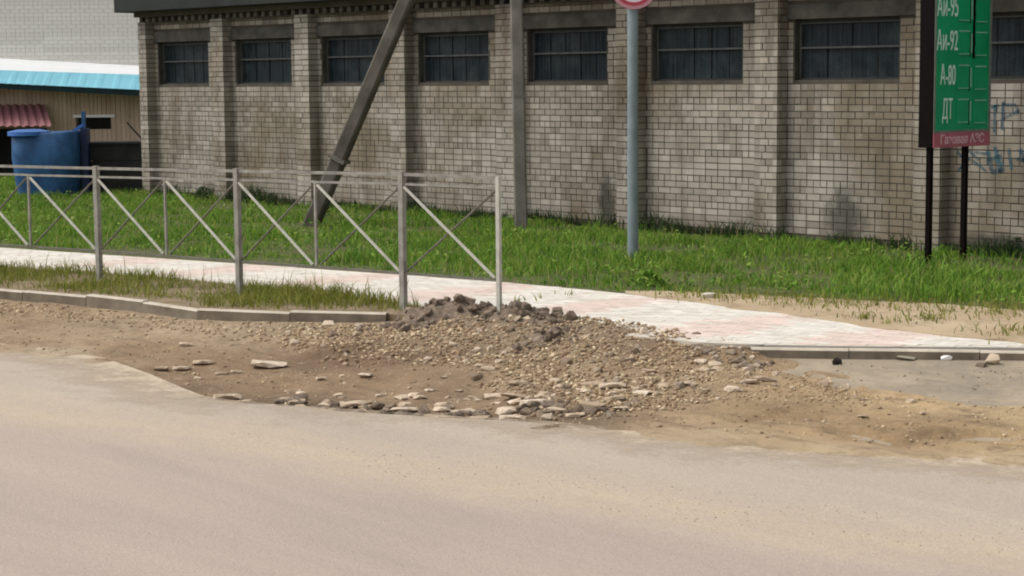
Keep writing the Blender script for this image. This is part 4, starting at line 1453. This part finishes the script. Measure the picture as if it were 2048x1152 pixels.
# ------------------------------------------------------------------ pedestrian fence
FP = np.array([(8.78, -8.92), (9.75, -8.71), (10.70, -8.51), (11.66, -8.29), (12.63, -8.12), (13.62, -7.97), (14.59, -7.80), (15.62, -7.645), (16.67, -7.48)])
fence = empty('pedestrian_fence', (FP[0][0], FP[0][1], 0))
tag(fence, 'grey steel pedestrian railing with crossed bars along the pavement', 'fence')
fo_ = FP[0]
ztop = [1.145, 1.148, 1.15, 1.153, 1.161, 1.172, 1.18, 1.19, 1.185]
Z1 = 0.31
P3 = lambda k, z, dx=0.0: Vector((FP[k][0] - fo_[0], FP[k][1] - fo_[1], z))
for k in range(len(FP)):
    last, thick_ = k == len(FP) - 1, k in (1, 3, 5, 7)
    r = .0255 if thick_ else (.0175 if last else .0105)
    if thick_ or last:
        o = MB().box(-r, r, -r, r, -.25, ztop[k] + (.012 if thick_ else 0)).build('post', M['steel_light'] if last else M['steel'], fence)
    else:
        o = MB().box(-r, r, -r, r, Z1 + .013, ztop[k] - .085).build('baluster', M['steel'], fence)
    o.location = P3(k, 0)
    dv = FP[min(k + 1, len(FP) - 1)] - FP[max(k - 1, 0)]
    o.rotation_euler = (0, 0, math.atan2(dv[1], dv[0]))
for k in range(len(FP) - 1):
    d = (P3(k + 1, 0) - P3(k, 0)).normalized()
    out_ = Vector((d.y, -d.x, 0))
    thk = lambda j: .027 if j in (1, 3, 5, 7) else (.0185 if j == len(FP) - 1 else .0005)
    for (za, zb, wv, mt) in ((ztop[k] - .012, ztop[k + 1] - .012, .026, 'steel'), (ztop[k] - .098, ztop[k + 1] - .095, .020, 'steel'), (Z1, Z1, .020, 'steel_dull')):
        MB().bar(P3(k, za) + d * thk(k), P3(k + 1, zb) - d * thk(k + 1), wv, wv).build('rail', M[mt], fence)
    t0, t1 = ztop[k] - .12, ztop[k + 1] - .12
    # flat bar running down to the right, turned to the street; round rod behind it
    MB().bar(P3(k, t0) + d * .035 + out_ * .012, P3(k + 1, Z1 + .02) - d * .035 + out_ * .012, .018, .018, up=out_).build('diagonal_bar', M['steel_light'], fence)
    MB().tube(P3(k, Z1 + .02) + d * .035 - out_ * .014, P3(k + 1, t1) - d * .035 - out_ * .014, .010, .010, 8).build('diagonal_rod', M['steel_dull'], fence)  # bar pale, rod dark: lit and shaded looks put into the colour

# ------------------------------------------------------------------ grass
def blades(name, P2, hmin, hmax, wid, mat, z0=0.0, lean=0.5, hfun=None, tint=(0, 1), parent=None):
    n = len(P2)
    h = hmin + (hmax - hmin) * RNG.random(n) ** 1.6
    if hfun is not None: h = h * hfun(P2[:, 0], P2[:, 1])
    a = RNG.random(n) * 6.283
    dx, dy = np.cos(a), np.sin(a)
    b = RNG.random(n) * 6.283
    ln = lean * RNG.random(n) * h
    lx, ly = np.cos(b) * ln, np.sin(b) * ln
    wv = wid * RNG.uniform(.6, 1.3, n)
    B = np.stack([P2[:, 0], P2[:, 1], np.full(n, z0 - .01)], 1)
    S = np.stack([dx * wv / 2, dy * wv / 2, np.zeros(n)], 1)
    Mi = B + np.stack([lx * .35, ly * .35, h * .6], 1)
    T = B + np.stack([lx * 1.2, ly * 1.2, h], 1)
    V = np.stack([B - S, B + S, Mi + S * .75, Mi - S * .75, T], 1).reshape(-1, 3)
    o = np.arange(n) * 5
    Q = np.stack([o, o + 1, o + 2, o + 3], 1)
    R = np.stack([o + 3, o + 2, o + 4], 1)
    me = raw_mesh(name, V, quads=Q, tris=R)
    at_ = me.attributes.new('tint', 'FLOAT', 'POINT')
    tv = tint[0] + (tint[1] - tint[0]) * RNG.random(n)
    at_.data.foreach_set('value', np.repeat(tv, 5).astype(np.float32))
    ob = link(name, me, mat, parent)
    return ob


LAWN_V = [tuple(p + np.array([0, .02])) for p in SW_FAR[1:9]] + [tuple(at(x, y)[:2]) for x, y in ((1420, 590), (1520, 594), (1620, 598), (1750, 604), (1900, 610), (2048, 616), (2300, 626))] + [(24, -1.2), (24, -.08), (-.4, -.08), (-.4, 2.0), (-6.0, 3.2), (-9, 0), (-4, -9)]
N_L = 240000
lp = sample_poly(LAWN_V, N_L)
dens = fbm(lp[:, 0] * 1.1, lp[:, 1] * 1.1, 4, 90)
keep = RNG.random(len(lp)) < np.clip(0.9 + dens * 1.2, .2, 1)
# thin out towards the trodden sand
ds = dline(lp[:, 0], lp[:, 1], [at(x, y)[:2] for x, y in ((1300, 588), (1420, 590), (1620, 598), (1900, 610), (2300, 626))])
keep &= RNG.random(len(lp)) < np.clip(ds / .5 + .1, 0, 1)
lp = lp[keep]
hf = lambda x, y: np.clip(1.0 + 1.5 * fbm(x * 1.5, y * 1.5, 3, 95), .3, 2.1) * np.clip(.55 + ds_for(x, y) * .6, .55, 1.0)
_edge = [tuple(p) for p in SW_FAR]
ds_for = lambda x, y: dline(x, y, _edge)
tag(blades('lawn_grass', lp, .03, .105, .013, M['grass'], 0.0, .95, hf), 'green unmown lawn grass between the pavement and the warehouse', 'grass', kind='stuff')

lf = sample_poly(LAWN_V, 26000)
ln_ = fbm(lf[:, 0] * 1.9, lf[:, 1] * 1.9, 3, 140)
lf = lf[RNG.random(len(lf)) < np.clip(ln_ * 2.2, 0, 1)]
nl = len(lf)
LB = np.stack([lf[:, 0], lf[:, 1], RNG.uniform(.02, .13, nl)], 1)
lu = RNG.normal(size=(nl, 3)) * np.array([1, 1, .35]); lu /= np.linalg.norm(lu, axis=1)[:, None]
lv = np.cross(lu, np.array([0, 0, 1.0]) + .35 * RNG.normal(size=(nl, 3))); lv /= np.linalg.norm(lv, axis=1)[:, None]
lL = RNG.uniform(.03, .075, nl)[:, None]
LV = np.stack([LB, LB + lu * lL * .5 + lv * lL * .28, LB + lu * lL, LB + lu * lL * .5 - lv * lL * .28], 1).reshape(-1, 3)
lo_ = np.arange(nl) * 4
me = raw_mesh('lawn_leaves', LV, quads=np.stack([lo_, lo_ + 1, lo_ + 2, lo_ + 3], 1))
me.attributes.new('tint', 'FLOAT', 'POINT').data.foreach_set('value', np.repeat(RNG.random(nl), 4).astype(np.float32))
tag(link('lawn_leaves', me, M['grass']), 'broad leaved weeds mixed into the lawn grass', 'weeds', kind='stuff')
dry = lp[RNG.random(len(lp)) < .018]
tag(blades('dry_stalks', dry, .10, .22, .007, M['straw'], 0.0, .5), 'thin straw coloured stalks standing in the lawn', 'grass', kind='stuff')

VP_ = [tuple(p) for p in SW_NEAR[1:7]] + [tuple(at(930, 628)[:2])] + [tuple(p + np.array([-.08, .14])) for p in KERB_M[1::-1]] + [tuple(p + np.array([-.05, .13])) for p in KERB_L[::-1]]
vp = sample_poly(VP_, 22000)
dk = np.minimum(dline(vp[:, 0], vp[:, 1], KERB_M), dline(vp[:, 0], vp[:, 1], KERB_L))
pn = fbm(vp[:, 0] * 1.6, vp[:, 1] * 1.6, 3, 97)
keep = RNG.random(len(vp)) < np.clip(.7 + pn * 1.4, .06, 1) * np.clip((dk - .10) / .35, .04, 1) * np.clip((16.3 - vp[:, 0]) / 1.3, 0, 1)
vp = vp[keep]
vhf = lambda x, y: np.clip(1.0 + 0.8 * fbm(x * 1.8, y * 1.8, 3, 99), .35, 1.8)
tag(blades('verge_grass', vp, .04, .155, .010, M['verge'], -.012, 1.0, vhf), 'yellowish green ragged grass strip between kerb and pavement', 'grass', kind='stuff')
tall = vp[RNG.random(len(vp)) < .012]
tag(blades('verge_stalks', tall, .18, .34, .008, M['verge'], -.012, .35), 'tall thin grass stalks standing up out of the verge by the fence', 'grass', kind='stuff')
# a few tufts in the sand
tf = []
for (px, py, n_, r_) in ((1725, 638, 60, .07), (1855, 640, 90, .10), (2040, 668, 160, .2), (1540, 596, 120, .15), (1800, 645, 30, .1), (2000, 615, 150, .3), (1650, 606, 120, .25), (1480, 596, 160, .22), (1380, 592, 120, .2), (1750, 610, 260, .35), (1900, 618, 260, .35), (2040, 628, 200, .3), (1620, 604, 180, .25), (1043, 600, 12, .1), (1130, 590, 10, .1), (1780, 648, 20, .05)):
    c_ = at(px, py)
    tf += [(random.gauss(c_[0], r_), random.gauss(c_[1], r_)) for _ in range(n_)]
tag(blades('sand_tufts', np.array(tf), .03, .10, .012, M['verge'], .0, .9), 'sparse dry grass tufts on the trodden sand right of the pavement', 'grass', kind='stuff')
# dark weeds along the wall foot
wp = np.stack([RNG.uniform(-.2, 20, 9000), -.06 - np.abs(RNG.normal(0, .10, 9000))], 1)
wnz = fbm(wp[:, 0] * 1.4, wp[:, 1] * 0, 3, 120)
wp = wp[RNG.random(len(wp)) < np.clip(.55 + wnz, .1, 1)]
tag(blades('wall_foot_weeds', wp, .06, .24, .016, M['weed'], 0, .6, lambda x, y: np.clip(1 + .9 * fbm(x * 1.6, y * 0, 3, 130), .4, 1.8)), 'dark low weeds along the foot of the warehouse wall', 'weeds', kind='stuff')


def weed(px, py, h, r_, n_, label, mat='weed'):
    c_ = at(px, py)
    root = empty('weed_plant', (c_[0], c_[1], 0))
    tag(root, label, 'plant', None)
    for _ in range(6):
        a = random.uniform(0, 6.28)
        MB().tube((0, 0, 0), (math.cos(a) * r_ * .6, math.sin(a) * r_ * .4, h * random.uniform(.7, 1)), .006, .003, 5).build('stem', M['weed_stem'], root)
    n = n_
    z = h * RNG.random(n) ** .8
    rad = r_ * (1.05 - .75 * z / h) * np.sqrt(RNG.random(n))
    a = RNG.random(n) * 6.283
    P = np.stack([np.cos(a) * rad, np.sin(a) * rad * .6, z], 1)
    u = RNG.normal(size=(n, 3)); u /= np.linalg.norm(u, axis=1)[:, None]
    v = np.cross(u, RNG.normal(size=(n, 3))); v /= np.linalg.norm(v, axis=1)[:, None]
    L = RNG.uniform(.03, .06, n)[:, None]
    V = np.stack([P, P + u * L * .5 + v * L * .25, P + u * L, P + u * L * .5 - v * L * .25], 1).reshape(-1, 3)
    o = np.arange(n) * 4
    me = raw_mesh('foliage', V, quads=np.stack([o, o + 1, o + 2, o + 3], 1))
    at_ = me.attributes.new('tint', 'FLOAT', 'POINT')
    at_.data.foreach_set('value', np.repeat(RNG.random(n), 4).astype(np.float32))
    ob = link('foliage', me, M[mat], root)
    tag(ob, kind='stuff')
    return root


M['weed_stem'] = simple('weed stem', (.05, .06, .025), .2)
weed(1690, 484, .26, .30, 300, 'dark bushy weed against the wall a little left of the price board')
weed(405, 405, .26, .25, 220, 'small dark weed at the wall foot behind the left fence panels')
weed(545, 414, .20, .2, 160, 'low dark weed at the wall foot left of the slanting strut')
weed(640, 436, .30, .22, 220, 'dark weed growing round the base of the slanting strut')
weed(1300, 572, .14, .28, 360, 'bright leafy weed at the pavement edge right of the traffic sign', 'grass')
weed(2035, 512, .22, .3, 260, 'dark weed at the wall foot right of the price board')

# ------------------------------------------------------------------ render settings
SC.render.engine = 'CYCLES'
SC.render.resolution_x, SC.render.resolution_y = 1024, 576
SC.cycles.filter_width = 2.0
SC.cycles.max_bounces = 6
SC.cycles.transparent_max_bounces = 8
